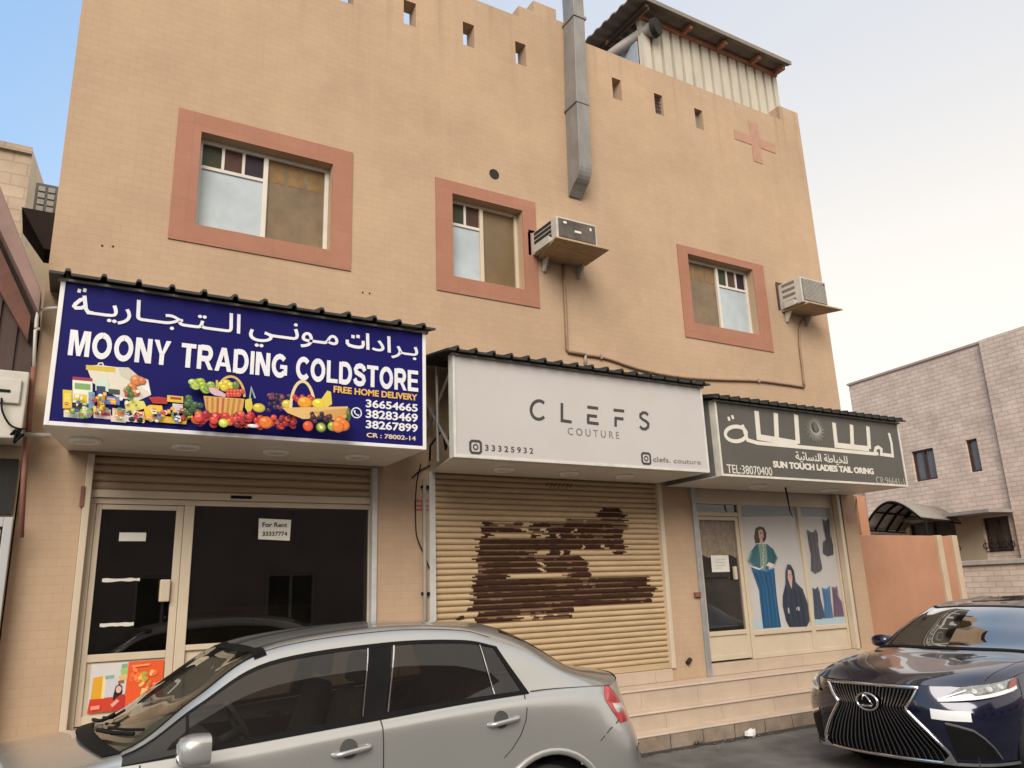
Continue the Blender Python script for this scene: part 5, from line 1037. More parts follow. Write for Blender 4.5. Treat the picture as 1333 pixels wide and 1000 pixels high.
# ================================================================== LEFT NEIGHBOURS
NB = thing('neighbour_shop', 'neighbouring hut with a steep dark brown gable and grey metal door at the left edge', 'building', (-1.5, 7.8, 0))
XR = -0.232
q = MB(); q.box(-4.5, XR, 7.9, 11, 0, 3.62); q.build('wall', mat('tan_wall', (0.40, 0.31, 0.21), 0.85, var=0.12), NB)
q = MB(); q.prism([(-4.5, 3.62), (XR, 3.62), (XR, 4.35), (-.66, 5.25), (-2.4, 9.2), (-4.5, 9.2)], 7.93, 11)
q.build('gable_panel', BROWN, NB)
q = MB()
for i in range(30): x = XR - .05 - i * .14; q.box(x - .03, x + .03, 7.905, 7.93, 3.64, min(9.0, 3.95 + (XR - x) * 2.25))
q.build('gable_ribs', BROWN, NB)
q = MB(); q.prism([(-.236, 4.26), (-.236, 4.45), (-.62, 5.32), (-2.42, 9.4), (-2.52, 9.3), (-.70, 5.16)], 7.62, 7.92); q.build('raked_fascia', FASC, NB, bevel=0.008)
q = MB(); q.prism([(-.30, 4.05), (-.30, 4.28), (-.76, 5.2), (-2.5, 9.1), (-2.66, 9.0), (-.90, 5.05)], 7.80, 7.90); q.build('timber_strip', mat('dark_red_timber', (0.13, 0.052, 0.035), 0.75, var=0.3, scale=6), NB)
q = MB(); q.box(-2.2, XR - .02, 7.86, 7.899, 2.53, 3.0); q.build('dark_transom', DARK, NB)
d = MB(); d.box(-.30, -.234, 7.80, 7.895, .1, 2.50); d.box(-1.5, -.30, 7.80, 7.895, 2.42, 2.50); d.box(-1.4, -.312, 7.83, 7.88, .1, 2.40); d.build('metal_door', mat('pale_grey_metal', (0.42, 0.42, 0.42), 0.45, var=0.06), NB, bevel=0.006)
MBX = thing('meter_box', 'white metal meter box with a black cable on the hut wall at the left edge', 'meter box', (-.6, 7.8, 3.1))
q = MB(); q.box(-1.0, -.245, 7.55, 7.895, 3.12, 3.70); q.build('cabinet', ACW, MBX, bevel=0.012)
q = MB(); x, z = P(10, 510, 7.5); q.box(-.75, x + .09, 7.52, 7.549, z - .09, z + .12); q.build('small_cover', ACW, MBX, bevel=0.008)
q = MB(); x, z = P(4, 508, 7.5); q.box(x - .06, x + .05, 7.512, 7.5195, z - .01, z + .012); q.build('slot', BLACKP, MBX)
q = MB(); q.tube(smooth_path([(P(u, v, 7.5)[0], 7.5, P(u, v, 7.5)[1]) for u, v in ((2, 518), (3, 535), (12, 552), (24, 558), (36, 558))]), .008, 6); q.build('cable', BLACKP, MBX, smooth=True)
q = MB()
for i in range(5): q.tube(smooth_path([(P(u, v, 7.52)[0], 7.52 - .01 * i, P(u, v, 7.52)[1]) for u, v in ((13 + rnd.random() * 6, 562 + rnd.random() * 6), (22 + rnd.random() * 6, 558 + rnd.random() * 10), (16 + rnd.random() * 8, 570 + rnd.random() * 8), (26 + 6 * rnd.random(), 566))]), .009, 6)
q.build('cable_knot', BLACKP, MBX, smooth=True)
CP = thing('wall_conduit', 'pale conduit bent round the left corner joining a rusty red pipe', 'pipe', (-.2, 7.9, 3))
def cpw(l, y=7.72): return [(P(u, v, y)[0], y, P(u, v, y)[1]) for u, v in l]
q = MB(); q.tube(smooth_path(cpw([(76, 401), (60, 402), (51, 406), (48, 415), (47, 428)])), .016, 8); q.tube(cpw([(52, 428), (46, 430), (44, 480)]), .014, 8); q.build('pale_pipe', ACW, CP, smooth=True)
q = MB(); q.tube(cpw([(44, 478), (40, 520), (37, 562)]), .022, 8); q.tube(cpw([(35, 572), (31, 620), (27, 700)]), .022, 8); q.build('rusty_pipe', RUSTP, CP, smooth=True)
q = MB(); q.tube(cpw([(28, 566), (40, 566), (66, 567)], 7.85), .02, 8); q.build('ledge_pipe', ACW, CP, smooth=True)
FB = thing('far_block', 'tall weathered block with a sunlit cream side far behind the hut', 'building', (-3, 20, 0))
q = MB(); q.add([(-9, 20, 0), (-1.17, 20, 0), (-.92, 21.7, 0), (-9, 26, 0), (-9, 20, 12.4), (-1.17, 20, 12.4), (-.92, 21.7, 12.4), (-9, 26, 12.4)], [(0, 1, 5, 4)]); q.build('front_wall', WEATH, FB)
q = MB(); q.add([(-1.17, 20, 0), (-.92, 21.7, 0), (-.92, 21.7, 12.4), (-1.17, 20, 12.4), (-9, 20, 12.4), (-9, 26, 12.4), (-9, 26, 0)], [(0, 1, 2, 3), (3, 2, 5, 4), (1, 6, 5, 2)]); q.build('side_wall', CREAMW, FB)
q = MB(); q.box(-9, -1.17, 19.9, 19.985, 12.25, 12.42); q.build('parapet_band', WEATH, FB)
q = MB(); q.box(-3.2, -.24, 13.0, 13.3, 0, 7.05)
tag(q.build('rear_yard_wall', CREAMW), 'plain cream wall rising behind the hut beside the shop building', 'wall')

# ================================================================== RIGHT SIDE: orange wall, stone house, canopy
OW = thing('orange_wall', 'orange rendered yard wall with gate piers whose lit sides are painted cream beside the shop building', 'wall', (12.8, 8.6, 0))
q = MB(); q.box(11.135, 14.12, 8.6, 8.8, 0, 2.48); q.build('wall_panel', ORANGE, OW, bevel=0.01)
q = MB(); q.box(14.12, 14.27, 8.55, 8.83, 0, 2.485); q.build('pier_lit_side', PIER, OW, bevel=0.01)  # cream colour paints the light on the pier's narrow side
q = MB(); q.box(14.27, 14.60, 8.60, 8.8, 0, 2.475); q.build('return_panel', ORANGE, OW)
q = MB(); q.box(14.60, 14.76, 8.55, 8.83, 0, 2.485); q.build('pier_lit_side', PIER, OW, bevel=0.01)  # second lit pier side, also painted as a cream strip
q = MB(); xa_, xb_ = P(1116, 655, 9.2)[0], P(1127, 655, 9.2)[0]; q.box(xa_, xb_, 9.2, 9.5, 0, 3.25); q.build('tall_pier', ORANGE, OW)
q = MB(); q.tube([(11.17, 7.99, 3.0), (11.30, 8.3, 2.1), (11.36, 8.3, .9)], .012, 6); tag(q.build('stay_wire', PIPE), 'thin slack wire running down the right corner of the shop building', 'wire')

HA, HE = np.array([20.25, 10.4]), np.array([.13, .9915]); HN = np.array([.9915, -.13])   # facade origin, along, inwards
def hp(s, d, z): p = HA + HE * s + HN * d; return (p[0], p[1], z)
SH = thing('stone_house', 'two storey pinkish stone clad house across the side street', 'house', (20.6, 12, 0))
def hbox(mb, s0, s1, d0, d1, z0, z1): mb.hexa([hp(s0, d0, z0), hp(s0, d1, z0), hp(s1, d1, z0), hp(s1, d0, z0)], [hp(s0, d0, z1), hp(s0, d1, z1), hp(s1, d1, z1), hp(s1, d0, z1)])
hw = [(1.71, 2.40, 4.29, 5.13), (.42, .74, 4.30, 5.14), (0.0, .68, 2.29, 3.13), (1.46, 2.86, 2.28, 3.19)]
m = MB(); cu = hw
xs_ = sorted([c[0] for c in cu] + [c[1] for c in cu]); zs_ = sorted([c[2] for c in cu] + [c[3] for c in cu])
t_ = MB(); wall_grid(t_, -.22, 4.2, 0, 7.5, 0, .3, lambda x, z: not any(a < x < b and c < z < d_ for a, b, c, d_ in cu), xs_, zs_)
m.v = [hp(x, y, z) for x, y, z in t_.v]; m.f = [list(reversed(f_)) for f_ in t_.f]; m.m = t_.m; m.c = t_.c
m.build('stone_wall', STONE, SH)
m = MB(); hbox(m, -6, -.221, -.12, 6, 0, 7.55); hbox(m, 4.201, 9, .35, 6, 0, 5.6); hbox(m, -.22, 4.2, .31, 6, 6.9, 7.48); hbox(m, 3.9, 4.19, .31, 6, 0, 6.9); m.build('setback_wall', STONE, SH)
m = MB(); hbox(m, -.2, 4.1, .9, 1.0, 0, 6.9); m.build('room_dark', DARK, SH)
m = MB(); hbox(m, -.21, 4.24, -.04, .32, 7.5, 7.56); m.build('coping', mat('stone_coping', (0.42, 0.34, 0.31), 0.85), SH)
WF = mat('dark_red_brown_frame', (0.055, 0.028, 0.024), 0.5)
for i, (a, b, c, d_) in enumerate(hw):
    f = MB(); t = .05
    hbox(f, a, a + t, .06, .14, c, d_); hbox(f, b - t, b, .06, .14, c, d_); hbox(f, a + t, b - t, .06, .14, d_ - t, d_); hbox(f, a + t, b - t, .06, .14, c, c + t)
    if i != 1: hbox(f, (a + b) / 2 - .03, (a + b) / 2 + .03, .055, .14, c + t, d_ - t)
    fo = f.build('window', WF, SH)
    g = MB(); hbox(g, a + t, b - t, .10, .11, c + t, d_ - t); g.build('pane', mat('mauve_grey_pane', (0.12, 0.10, 0.10), 0.2, var=0.2, coat=0.5) if i < 2 else mat('brown_screen', (0.085, 0.06, 0.045), 0.5, var=0.3), fo)
    if i >= 2:
        g = MB(); n = int((b - a) / .14)
        for k_ in range(n + 1):
            s_ = a + (b - a) * k_ / n; cc = hp(s_, -.03, c + .16); g.ring(cc, (HN[0], HN[1], 0), .07, .008, 12, 5)
            g.tube([hp(s_, -.03, c), hp(s_, -.03, c + .32)], .007, 5)
        g.tube([hp(a, -.03, c + .02), hp(b, -.03, c + .02)], .008, 5); g.build('wrought_grille', BLACKP, fo)
m = MB(); hbox(m, .70, 1.44, -.02, .0, 2.0, 3.2); m.build('cream_pier', PIER, SH)
m = MB(); hbox(m, -.25, 4.3, -1.0, -.02, 3.19, 3.27); m.build('porch_slab', mat('porch_grey', (0.30, 0.27, 0.25), 0.8), SH)
GW = thing('garden_wall', 'low pinkish stone garden wall with a pale coping in front of the stone house', 'wall', (17.4, 8, 0))
q = MB(); q.add([(17.5, -3, 0), (17.5, 10.4, 0), (17.75, 10.4, 0), (17.75, -3, 0), (17.5, -3, 1.96), (17.5, 10.4, 1.96), (17.75, 10.4, 1.96), (17.75, -3, 1.96)], [(0, 4, 5, 1), (1, 5, 6, 2), (2, 6, 7, 3), (4, 7, 6, 5)]); q.build('stone_courses', STONE, GW)
q = MB(); q.box(17.44, 17.81, -3, 10.45, 1.96, 2.06); q.build('coping', mat('pale_coping', (0.44, 0.37, 0.33), 0.8), GW, bevel=0.01)
CA = thing('barrel_canopy', 'grey barrel vaulted canopy on dark ribs in front of the stone house', 'canopy', (18.7, 11.6, 2.9))
n = 16; ya, yb = 12.45, 10.9
def arc(t, r=0.0): return (yb + (ya - yb) * (1 - t), 2.97 + .12 * (1 - abs(1 - t)) + (.52 + r) * math.sin(math.pi * t))
v = []
for i in range(n + 1):
    y_, z_ = arc(i / n); v += [(17.5, y_, z_), (20.2, y_ + .65, z_)]
q = MB(); q.add(v, [(2 * i, 2 * i + 1, 2 * i + 3, 2 * i + 2) for i in range(n)])
cs = q.build('canopy_sheet', mat('smoky_polycarbonate', (0.27, 0.245, 0.215), 0.35, var=0.1), CA, smooth=True); so_ = cs.modifiers.new('thick', 'SOLIDIFY'); so_.thickness = .012
for x in (17.5, 18.2, 18.9, 19.6):
    q = MB(); q.tube([(x, arc(i / n)[0] + .65 * (x - 17.5) / 2.7, arc(i / n)[1] - .03) for i in range(n + 1)], .03, 6); q.build('rib', BLACKP, CA, smooth=True)
for t in (.0, .25, .5, .75, 1.0):
    q = MB(); y_, z_ = arc(t); q.tube([(17.5, y_, z_ - .04), (20.2, y_ + .65, z_ - .04)], .022, 6); q.build('purlin', BLACKP, CA, smooth=True)
for y_ in (ya, yb):
    q = MB(); q.tube([(17.62, y_, 0), (17.62, y_, 3.0)], .035, 8); q.build('post', BLACKP, CA, smooth=True)

# ================================================================== OPPOSITE SIDE OF THE STREET (seen in the glass and the paint)
OH = thing('opposite_house', 'pinkish house with a taller middle block, seen mirrored in the car windows', 'house', (6, -7, 0))
ocuts = [(-8 + i * 3.4, -6.6 + i * 3.4, 1.0 + 3.3 * j, 2.5 + 3.3 * j) for i in range(9) for j in range(2) if j == 0 or 3 <= i <= 5]
t_ = MB(); wall_grid(t_, -14, 26, 0, 8.2, -7.3, -7.0, lambda x, z: (z < 4.3 or 1.2 < x < 11.2) and not any(a < x < b and c < z < d_ for a, b, c, d_ in ocuts), [c[0] for c in ocuts] + [c[1] for c in ocuts] + [1.2, 11.2], [c[2] for c in ocuts] + [c[3] for c in ocuts] + [4.3])
t_.f = [list(reversed(f_)) for f_ in t_.f]; t_.build('street_wall', mat('pinkish_render', (0.46, 0.33, 0.27), 0.9, var=0.12, scale=1.0), OH)
q = MB(); q.box(-14, 26, -13, -7.31, 4.0, 4.3); q.box(-14, -13.7, -13, -7.31, 0, 4.0); q.box(25.7, 26, -13, -7.31, 0, 4.0); q.box(1.2, 1.5, -13, -7.31, 4.301, 8.0); q.box(10.9, 11.2, -13, -7.31, 4.301, 8.0); q.box(1.2, 11.2, -13, -7.31, 8.001, 8.2); q.build('roof', WEATH, OH)
q = MB(); q.box(-13, 25, -8.2, -8.1, 0, 3.9); q.box(1.6, 10.8, -8.2, -8.1, 4.35, 7.9); q.build('room_dark', DARK, OH)
for a, b, c, d_ in ocuts:
    f = MB(); f.box(a, a + .07, -7.14, -7.06, c, d_); f.box(b - .07, b, -7.14, -7.06, c, d_); f.box(a + .07, b - .07, -7.14, -7.06, d_ - .07, d_); f.box(a + .07, b - .07, -7.14, -7.06, c, c + .07); f.box((a + b) / 2 - .03, (a + b) / 2 + .03, -7.14, -7.06, c + .07, d_ - .07); f.build('window', WHITEF, OH)

# ================================================================== CARS
def patch(grid, su, sv):
    """Catmull-Rom surface through a grid of points; returns points [U][V]"""
    g = np.array(grid, float)
    def interp(a, s):          # along axis 0
        n = a.shape[0]; e0 = 2 * a[0] - a[1]; e1 = 2 * a[-1] - a[-2]; b = np.concatenate([e0[None], a, e1[None]]); out = []
        for i in range(n - 1):
            p0, p1, p2, p3 = b[i], b[i + 1], b[i + 2], b[i + 3]
            for k_ in range(s):
                t = k_ / s; out.append(0.5 * ((2 * p1) + (-p0 + p2) * t + (2 * p0 - 5 * p1 + 4 * p2 - p3) * t * t + (-p0 + 3 * p1 - 3 * p2 + p3) * t ** 3))
        out.append(a[-1]); return np.array(out)
    a = interp(g, su); a = np.swapaxes(interp(np.swapaxes(a, 0, 1), sv), 0, 1); return a
def quads(mb, G, keep=None, flip=False, m=0):
    U, V = G.shape[:2]; b = len(mb.v); mb.v += [tuple(map(float, p)) for p in G.reshape(-1, 3)]
    for i in range(U - 1):
        for j in range(V - 1):
            if keep and not keep(i, j): continue
            q = [b + i * V + j, b + (i + 1) * V + j, b + (i + 1) * V + j + 1, b + i * V + j + 1]
            mb.f.append(q[::-1] if flip else q); mb.m.append(m); mb.c.append(None)
def mirror(G, yc): H_ = G.copy(); H_[..., 1] = 2 * yc - H_[..., 1]; return H_
def wheel(parent, x, y, r, w, side, spokes, yfun=lambda y: y):
    """side -1: outer face towards -y"""
    t = MB(); n = 40; prof = [(r * .66, .5), (r * .80, .5), (r * .95, .46), (r, .36), (r, -.36), (r * .95, -.46), (r * .66, -.5)]
    v = []; 
    for i in range(n):
        a = 2 * math.pi * i / n
        for rr, o in prof: v.append((x + rr * math.cos(a), y + side * o * w, r + rr * math.sin(a)))
    k_ = len(prof); t.add(v, [(i * k_ + j, ((i + 1) % n) * k_ + j, ((i + 1) % n) * k_ + j + 1, i * k_ + j + 1) for i in range(n) for j in range(k_ - 1)])
    wo_ = t.build('wheel', RUBBER, parent, smooth=True, angle=40)
    q = MB(); q.disc((x, y + side * w * .1, r), (0, side, 0), r * .66, .01, 32)
    for s_ in range(spokes):
        a = 2 * math.pi * s_ / spokes; da = .13; p = []
        for aa, rr in ((a - da, r * .16), (a + da, r * .16), (a + da * .55, r * .63), (a - da * .55, r * .63)): p.append((x + rr * math.cos(aa), r + rr * math.sin(aa)))
        q.hexa([(px, y + side * w * .12, pz) for px, pz in p], [(px, y + side * w * .42, pz) for px, pz in p])
    q.ring((x, y + side * w * .44, r), (0, 1, 0), r * .65, .016, 36, 6); q.disc((x, y + side * w * .3, r), (0, side, 0), r * .17, w * .16, 20)
    q.build('rim', mat('alloy_grey', (0.32, 0.32, 0.33), 0.35, metal=0.8), wo_)
    return wo_

# ---------------------------------------------------------------- silver saloon parked in front of the shops
TC = 5.45
T = thing('silver_saloon_car', 'dusty silver saloon car with dark windows parked at the kerb, facing left', 'car', (1.7, TC, 0))
SIL = carpaint('silver_paint', (0.49, 0.495, 0.47), 0.65, 0.28, 1.0, 0.35)
TG = glass('tinted_car_glass', (0.20, 0.19, 0.17), 1.0, 0.012, 0.06, 3.5); TW = glass('windscreen_glass', (0.62, 0.66, 0.60), 1.0, 0.05)
def T3(rows): return [[(x, TC - h, z) for x, h, z in r] for r in rows]
# rings: sill, lower door, widest, under belt, belt
low = [
 [(-.86, .0, .24), (-.92, 0, .42), (-.92, 0, .60), (-.84, 0, .74), (-.74, 0, .80)],
 [(-.82, .38, .24), (-.87, .40, .42), (-.86, .40, .60), (-.78, .38, .74), (-.70, .36, .80)],
 [(-.62, .70, .24), (-.62, .74, .42), (-.60, .74, .60), (-.52, .68, .78), (-.46, .62, .84)],
 [(-.20, .79, .24), (-.20, .835, .42), (-.2, .845, .66), (-.15, .80, .88), (-.12, .74, .93)],
 [(.45, .77, .24), (.45, .83, .42), (.45, .85, .72), (.45, .842, .90), (.45, .80, .975)],
 [(1.2, .765, .24), (1.2, .83, .42), (1.2, .85, .74), (1.2, .845, .94), (1.2, .805, 1.015)],
 [(1.8, .765, .24), (1.8, .83, .42), (1.8, .852, .76), (1.8, .848, .98), (1.8, .805, 1.05)],
 [(2.4, .765, .24), (2.4, .832, .42), (2.4, .856, .76), (2.4, .85, 1.01), (2.4, .80, 1.085)],
 [(2.95, .78, .24), (2.95, .84, .42), (2.95, .865, .74), (2.95, .845, 1.02), (2.95, .79, 1.105)],
 [(3.35, .79, .24), (3.38, .84, .42), (3.38, .855, .70), (3.35, .815, 1.0), (3.33, .765, 1.098)],
 [(3.60, .74, .26), (3.68, .765, .42), (3.70, .77, .66), (3.57, .73, .98), (3.54, .70, 1.085)],
 [(3.79, .56, .28), (3.87, .58, .42), (3.89, .58, .66), (3.79, .56, .97), (3.76, .54, 1.10)],
 [(3.88, .28, .28), (3.96, .28, .42), (3.98, .28, .66), (3.92, .28, .98), (3.90, .28, 1.125)],
 [(3.90, 0, .28), (3.98, 0, .42), (4.0, 0, .66), (3.95, 0, .99), (3.93, 0, 1.13)],
]
SU, SV = 8, 8
GL = patch(T3(low), SU, SV)
# top: belt, rail, upper, centre
top = [
 [(-.46, .62, .84), (-.56, .50, .85), (-.66, .30, .84), (-.74, 0, .82)],
 [(-.12, .74, .93), (-.14, .62, .955), (-.16, .34, .97), (-.18, 0, .975)],
 [(.45, .80, .975), (.45, .72, 1.02), (.39, .40, 1.045), (.36, 0, 1.05)],
 [(.80, .807, .995), (.80, .695, 1.235), (.77, .36, 1.265), (.75, 0, 1.275)],
 [(1.2, .805, 1.015), (1.18, .645, 1.44), (1.17, .33, 1.475), (1.15, 0, 1.485)],
 [(1.78, .805, 1.05), (1.875, .64, 1.505), (1.86, .33, 1.565), (1.85, 0, 1.58)],
 [(2.33, .80, 1.083), (2.41, .638, 1.488), (2.40, .33, 1.557), (2.40, 0, 1.572)],
 [(2.83, .795, 1.102), (2.66, .642, 1.43), (2.80, .33, 1.515), (2.86, 0, 1.535)],
 [(3.05, .785, 1.106), (2.94, .652, 1.345), (3.10, .36, 1.40), (3.16, 0, 1.415)],
 [(3.33, .765, 1.098), (3.24, .655, 1.205), (3.42, .40, 1.215), (3.50, 0, 1.225)],
 [(3.56, .70, 1.085), (3.60, .58, 1.125), (3.70, .34, 1.155), (3.75, 0, 1.165)],
 [(3.65, .64, 1.085), (3.765, .52, 1.105), (3.865, .30, 1.125), (3.915, 0, 1.135)],
]
GT = patch(T3(top), SU, SV)
# arches: leave the wheel openings free
def tkeep(G):
    def f(i, j):
        p = G[i:i + 2, j:j + 2].reshape(-1, 3).mean(0)
        for wx in (.35, 2.95):
            if math.hypot(p[0] - wx, p[2] - .31) < .43 and abs(p[1] - TC) > .5: return False
        return True
    return f
mb = MB(); quads(mb, GL, tkeep(GL)); GLm = mirror(GL, TC); quads(mb, GLm, tkeep(GLm), True)
# top body: everything except side glass (ring 0-1, stations 3-7), windscreen (2-4, rings 1-3), rear window (7-9, rings 1-3)
def tregion(i, j):
    s, r = i / SU, j / SV
    if 2.0 <= s < 4.0 and r >= 1.125: return 'wind'
    if 7.25 <= s < 8.95 and r >= 1.6: return 'rear'
    if r < 0.875 and 2.0 <= s < 7.0: return 'side'
    return 'body'
def outer_z(m): return m
quads(mb, GT, lambda i, j: tregion(i, j) == 'body'); GTm = mirror(GT, TC); quads(mb, GTm, lambda i, j: tregion(i, j) == 'body', True)
# A pillar and roof rail: pull a painted strip along ring 1
def strip(mb, G, i0, i1, ja, jb, lift, flip, m=0):
    sub = G[i0:i1 + 1, ja:jb + 1].copy(); quads(mb, sub, None, flip, m)
def onsurf(G, s, r, lift=0.0):
    i, j = s * SU, r * SV; i = min(max(i, 0), G.shape[0] - 1.001); j = min(max(j, 0), G.shape[1] - 1.001); a, b = int(i), int(j); fi, fj = i - a, j - b
    p = G[a, b] * (1 - fi) * (1 - fj) + G[a + 1, b] * fi * (1 - fj) + G[a, b + 1] * (1 - fi) * fj + G[a + 1, b + 1] * fi * fj
    du = G[a + 1, b] - G[a, b]; dv = G[a, b + 1] - G[a, b]; n = np.cross(du, dv); ln = np.linalg.norm(n); n = n / ln if ln > 1e-9 else np.array([0, -1, 0.])
    c = np.array([1.7, TC, .8])
    if n.dot(p - c) < 0: n = -n
    return p + n * lift
def ribbon(mb, G, line, w, lift, m=0, axis='r'):
    """thin strip on the surface following (s, r) points; w in parameter units"""
    v = []
    for s, r in line:
        a = onsurf(G, s, r - w / 2, lift) if axis == 'r' else onsurf(G, s - w / 2, r, lift); b = onsurf(G, s, r + w / 2, lift) if axis == 'r' else onsurf(G, s + w / 2, r, lift); v += [tuple(a), tuple(b)]
    mb.add(v, [(2 * i, 2 * i + 1, 2 * i + 3, 2 * i + 2) for i in range(len(line) - 1)], m)
mb.build('body', SIL, T, smooth=True, angle=42)
def lin(a, b, n): return [a + (b - a) * i / n for i in range(n + 1)]
for G, fl in ((GT, False), (GTm, True)):
    q = MB(); quads(q, G, lambda i, j: tregion(i, j) == 'side', fl); sg = q.build('side_window', TG, T, smooth=True)
    q = MB()
    ribbon(q, G, [(s, .03) for s in lin(2.0, 7.05, 40)], .07, .004); ribbon(q, G, [(s, .86) for s in lin(2.0, 7.02, 40)], .06, .004)
    ribbon(q, G, [(4.99, r) for r in lin(.03, .87, 8)], .235, .003, 0, 's'); ribbon(q, G, [(6.985, r) for r in lin(.0, .885, 8)], .13, .004, 0, 's'); ribbon(q, G, [(2.86, r) for r in lin(.03, .86, 8)], .05, .004, 0, 's')
    q.build('window_rubber', BLACKP, sg, smooth=True)
    for s_, w_ in ((5.13, .016), (6.48, .018), (4.86, .010)): q = MB(); ribbon(q, G, [(s_, r) for r in lin(.07, .83, 8)], w_, .0065, 0, 's'); q.build('chrome_divider', CHROME, sg)
q = MB(); quads(q, GT, lambda i, j: tregion(i, j) == 'wind'); quads(q, GTm, lambda i, j: tregion(i, j) == 'wind', True); ws = q.build('windscreen', TW, T, smooth=True)
q = MB()
for G in (GT, GTm): ribbon(q, G, [(3.93, r) for r in lin(1.03, 3, 14)], .14, .003, 0, 's'); ribbon(q, G, [(s, 1.145) for s in lin(2.0, 4.0, 18)], .05, .003)
q.build('windscreen_band', BLACKP, ws, smooth=True)
q = MB(); quads(q, GT, lambda i, j: tregion(i, j) == 'rear'); quads(q, GTm, lambda i, j: tregion(i, j) == 'rear', True); q.build('rear_window', TG, T, smooth=True)
# seams, drip rail, belt moulding
GAPM = mat('gap_dark', (0.03, 0.03, 0.03), 0.8)
for G, GLx in ((GT, GL), (GTm, GLm)):
    for nm_, g_, ln, w_, ax in (('drip_rail', G, [(s, 1.16) for s in lin(3.9, 7.0, 30)], .022, 'r'), ('boot_gap', G, [(s, .03) for s in lin(7.1, 10.2, 20)], .024, 'r'), ('door_gap', GLx, [(6.02, r) for r in lin(1.4, 4.0, 16)], .012, 's'),
        ('door_gap', GLx, [(7.72, 4.0), (7.70, 3.6), (7.69, 3.0), (7.66, 2.7), (7.58, 2.4), (7.46, 2.15), (7.36, 2.0)], .014, 's'), ('door_gap', GLx, [(4.12, r) for r in lin(1.2, 3.9, 14)], .012, 's'), ('bumper_gap', GLx, [(8.95, 2.2), (9.3, 2.42), (9.7, 2.55), (9.98, 2.62)], .022, 'r')):
        q = MB(); ribbon(q, g_, ln, w_, .0022, 0, ax); q.build(nm_, GAPM, T)
# arches
for wx in (.35, 2.95):
    for sg_ in (-1, 1):
        q = MB(); pts = []; pin = []
        for i in range(25):
            a = R(-12) + R(204) * i / 24
            for rad, lst in ((.44, pts),):
                x, z = wx + rad * math.cos(a), .31 + rad * math.sin(a)
                h = .862 - max(0, (z - .72)) * .25 - .03 * abs(x - wx); lst.append((x, TC + sg_ * h, z))
        q.tube(pts, .024, 8); q.build('arch_lip', SIL, T, smooth=True)
        q = MB(); q.disc((wx, TC + sg_ * .60, .31), (0, sg_, 0), .46, .002, 28); v = []
        for i in range(25):
            a = R(-20) + R(220) * i / 24; v += [(wx + .44 * math.cos(a), TC + sg_ * .85, .31 + .44 * math.sin(a)), (wx + .44 * math.cos(a), TC + sg_ * .60, .31 + .44 * math.sin(a))]
        q.add(v, [(2 * i, 2 * i + 1, 2 * i + 3, 2 * i + 2) for i in range(24)]); q.build('wheel_well', DARK, T)
        wheel(T, wx, TC + sg_ * .73, .33, .19, sg_, 7)
# handles
for hx, hz in ((1.62, .915), (2.61, .965)):
    for sg_ in (-1, 1):
        yo = TC + sg_ * .850
        q = MB(); q.tube(smooth_path([(hx - .105, yo, hz - .012), (hx - .08, yo + sg_ * .032, hz - .008), (hx, yo + sg_ * .042, hz + .002), (hx + .085, yo + sg_ * .032, hz + .010), (hx + .11, yo, hz + .012)]), .0145, 8); ho = q.build('door_handle', SIL, T, smooth=True)
        q = MB(); q.disc((hx - .015, yo + sg_ * .001, hz + .012), (0, sg_, 0.10), .052, .008, 20); q.build('handle_recess', mat('recess_dark', (0.06, 0.06, 0.06), 0.6), ho)
# mirrors
for sg_ in (-1, 1):
    q = MB(); my = TC + sg_ * 1.0; G_ = []
    for i, (xo, sc) in enumerate(((-.085, .45), (-.07, .8), (-.03, 1.0), (.03, 1.02), (.062, .98))):
        G_.append([(.76 + xo, my + sg_ * .0 + .088 * sc * math.copysign(abs(math.cos(a)) ** .6, math.cos(a)), 1.045 + .072 * sc * math.copysign(abs(math.sin(a)) ** .6, math.sin(a))) for a in [2 * math.pi * k_ / 20 for k_ in range(20)]])
    v = [p for r_ in G_ for p in r_]; q.add(v, [(i * 20 + k_, i * 20 + (k_ + 1) % 20, (i + 1) * 20 + (k_ + 1) % 20, (i + 1) * 20 + k_) for i in range(4) for k_ in range(20)] + [tuple(range(19, -1, -1))])
    mo = q.build('door_mirror', SIL, T, smooth=True, angle=60)
    q = MB(); q.add([(.822, p[1], p[2]) for p in G_[4]], [tuple(range(20))]); q.build('mirror_glass', CHROME, mo)
    q = MB(); q.hexa([(.70, TC + sg_ * .80, .965), (.80, TC + sg_ * .80, .965), (.79, TC + sg_ * .95, .985), (.72, TC + sg_ * .95, .985)], [(.70, TC + sg_ * .80, 1.0), (.80, TC + sg_ * .80, 1.0), (.79, TC + sg_ * .95, 1.01), (.72, TC + sg_ * .95, 1.01)]); q.build('mirror_arm', BLACKP, mo)
# tail lights wrapping round the corner
TRED = mat('tail_red', (0.52, 0.012, 0.014), 0.2, var=0.15, coat=1.0); TCLR = mat('tail_clear', (0.62, 0.58, 0.55), 0.2, coat=1.0)
def lens_poly(G, pts, lift):      # convex lens in (s, r), filled by a grid
    n = 8; v = []
    a, b, c, d_ = pts
    for i in range(n + 1):
        for j in range(n + 1):
            u, w = i / n, j / n; s = (a[0] * (1 - u) + b[0] * u) * (1 - w) + (d_[0] * (1 - u) + c[0] * u) * w; r = (a[1] * (1 - u) + b[1] * u) * (1 - w) + (d_[1] * (1 - u) + c[1] * u) * w
            bul = lift + .012 * (1 - (2 * u - 1) ** 2) * (1 - (2 * w - 1) ** 2); v.append(tuple(onsurf(G, s, r, bul)))
    return v, [(i * (n + 1) + j, (i + 1) * (n + 1) + j, (i + 1) * (n + 1) + j + 1, i * (n + 1) + j + 1) for i in range(n) for j in range(n)]
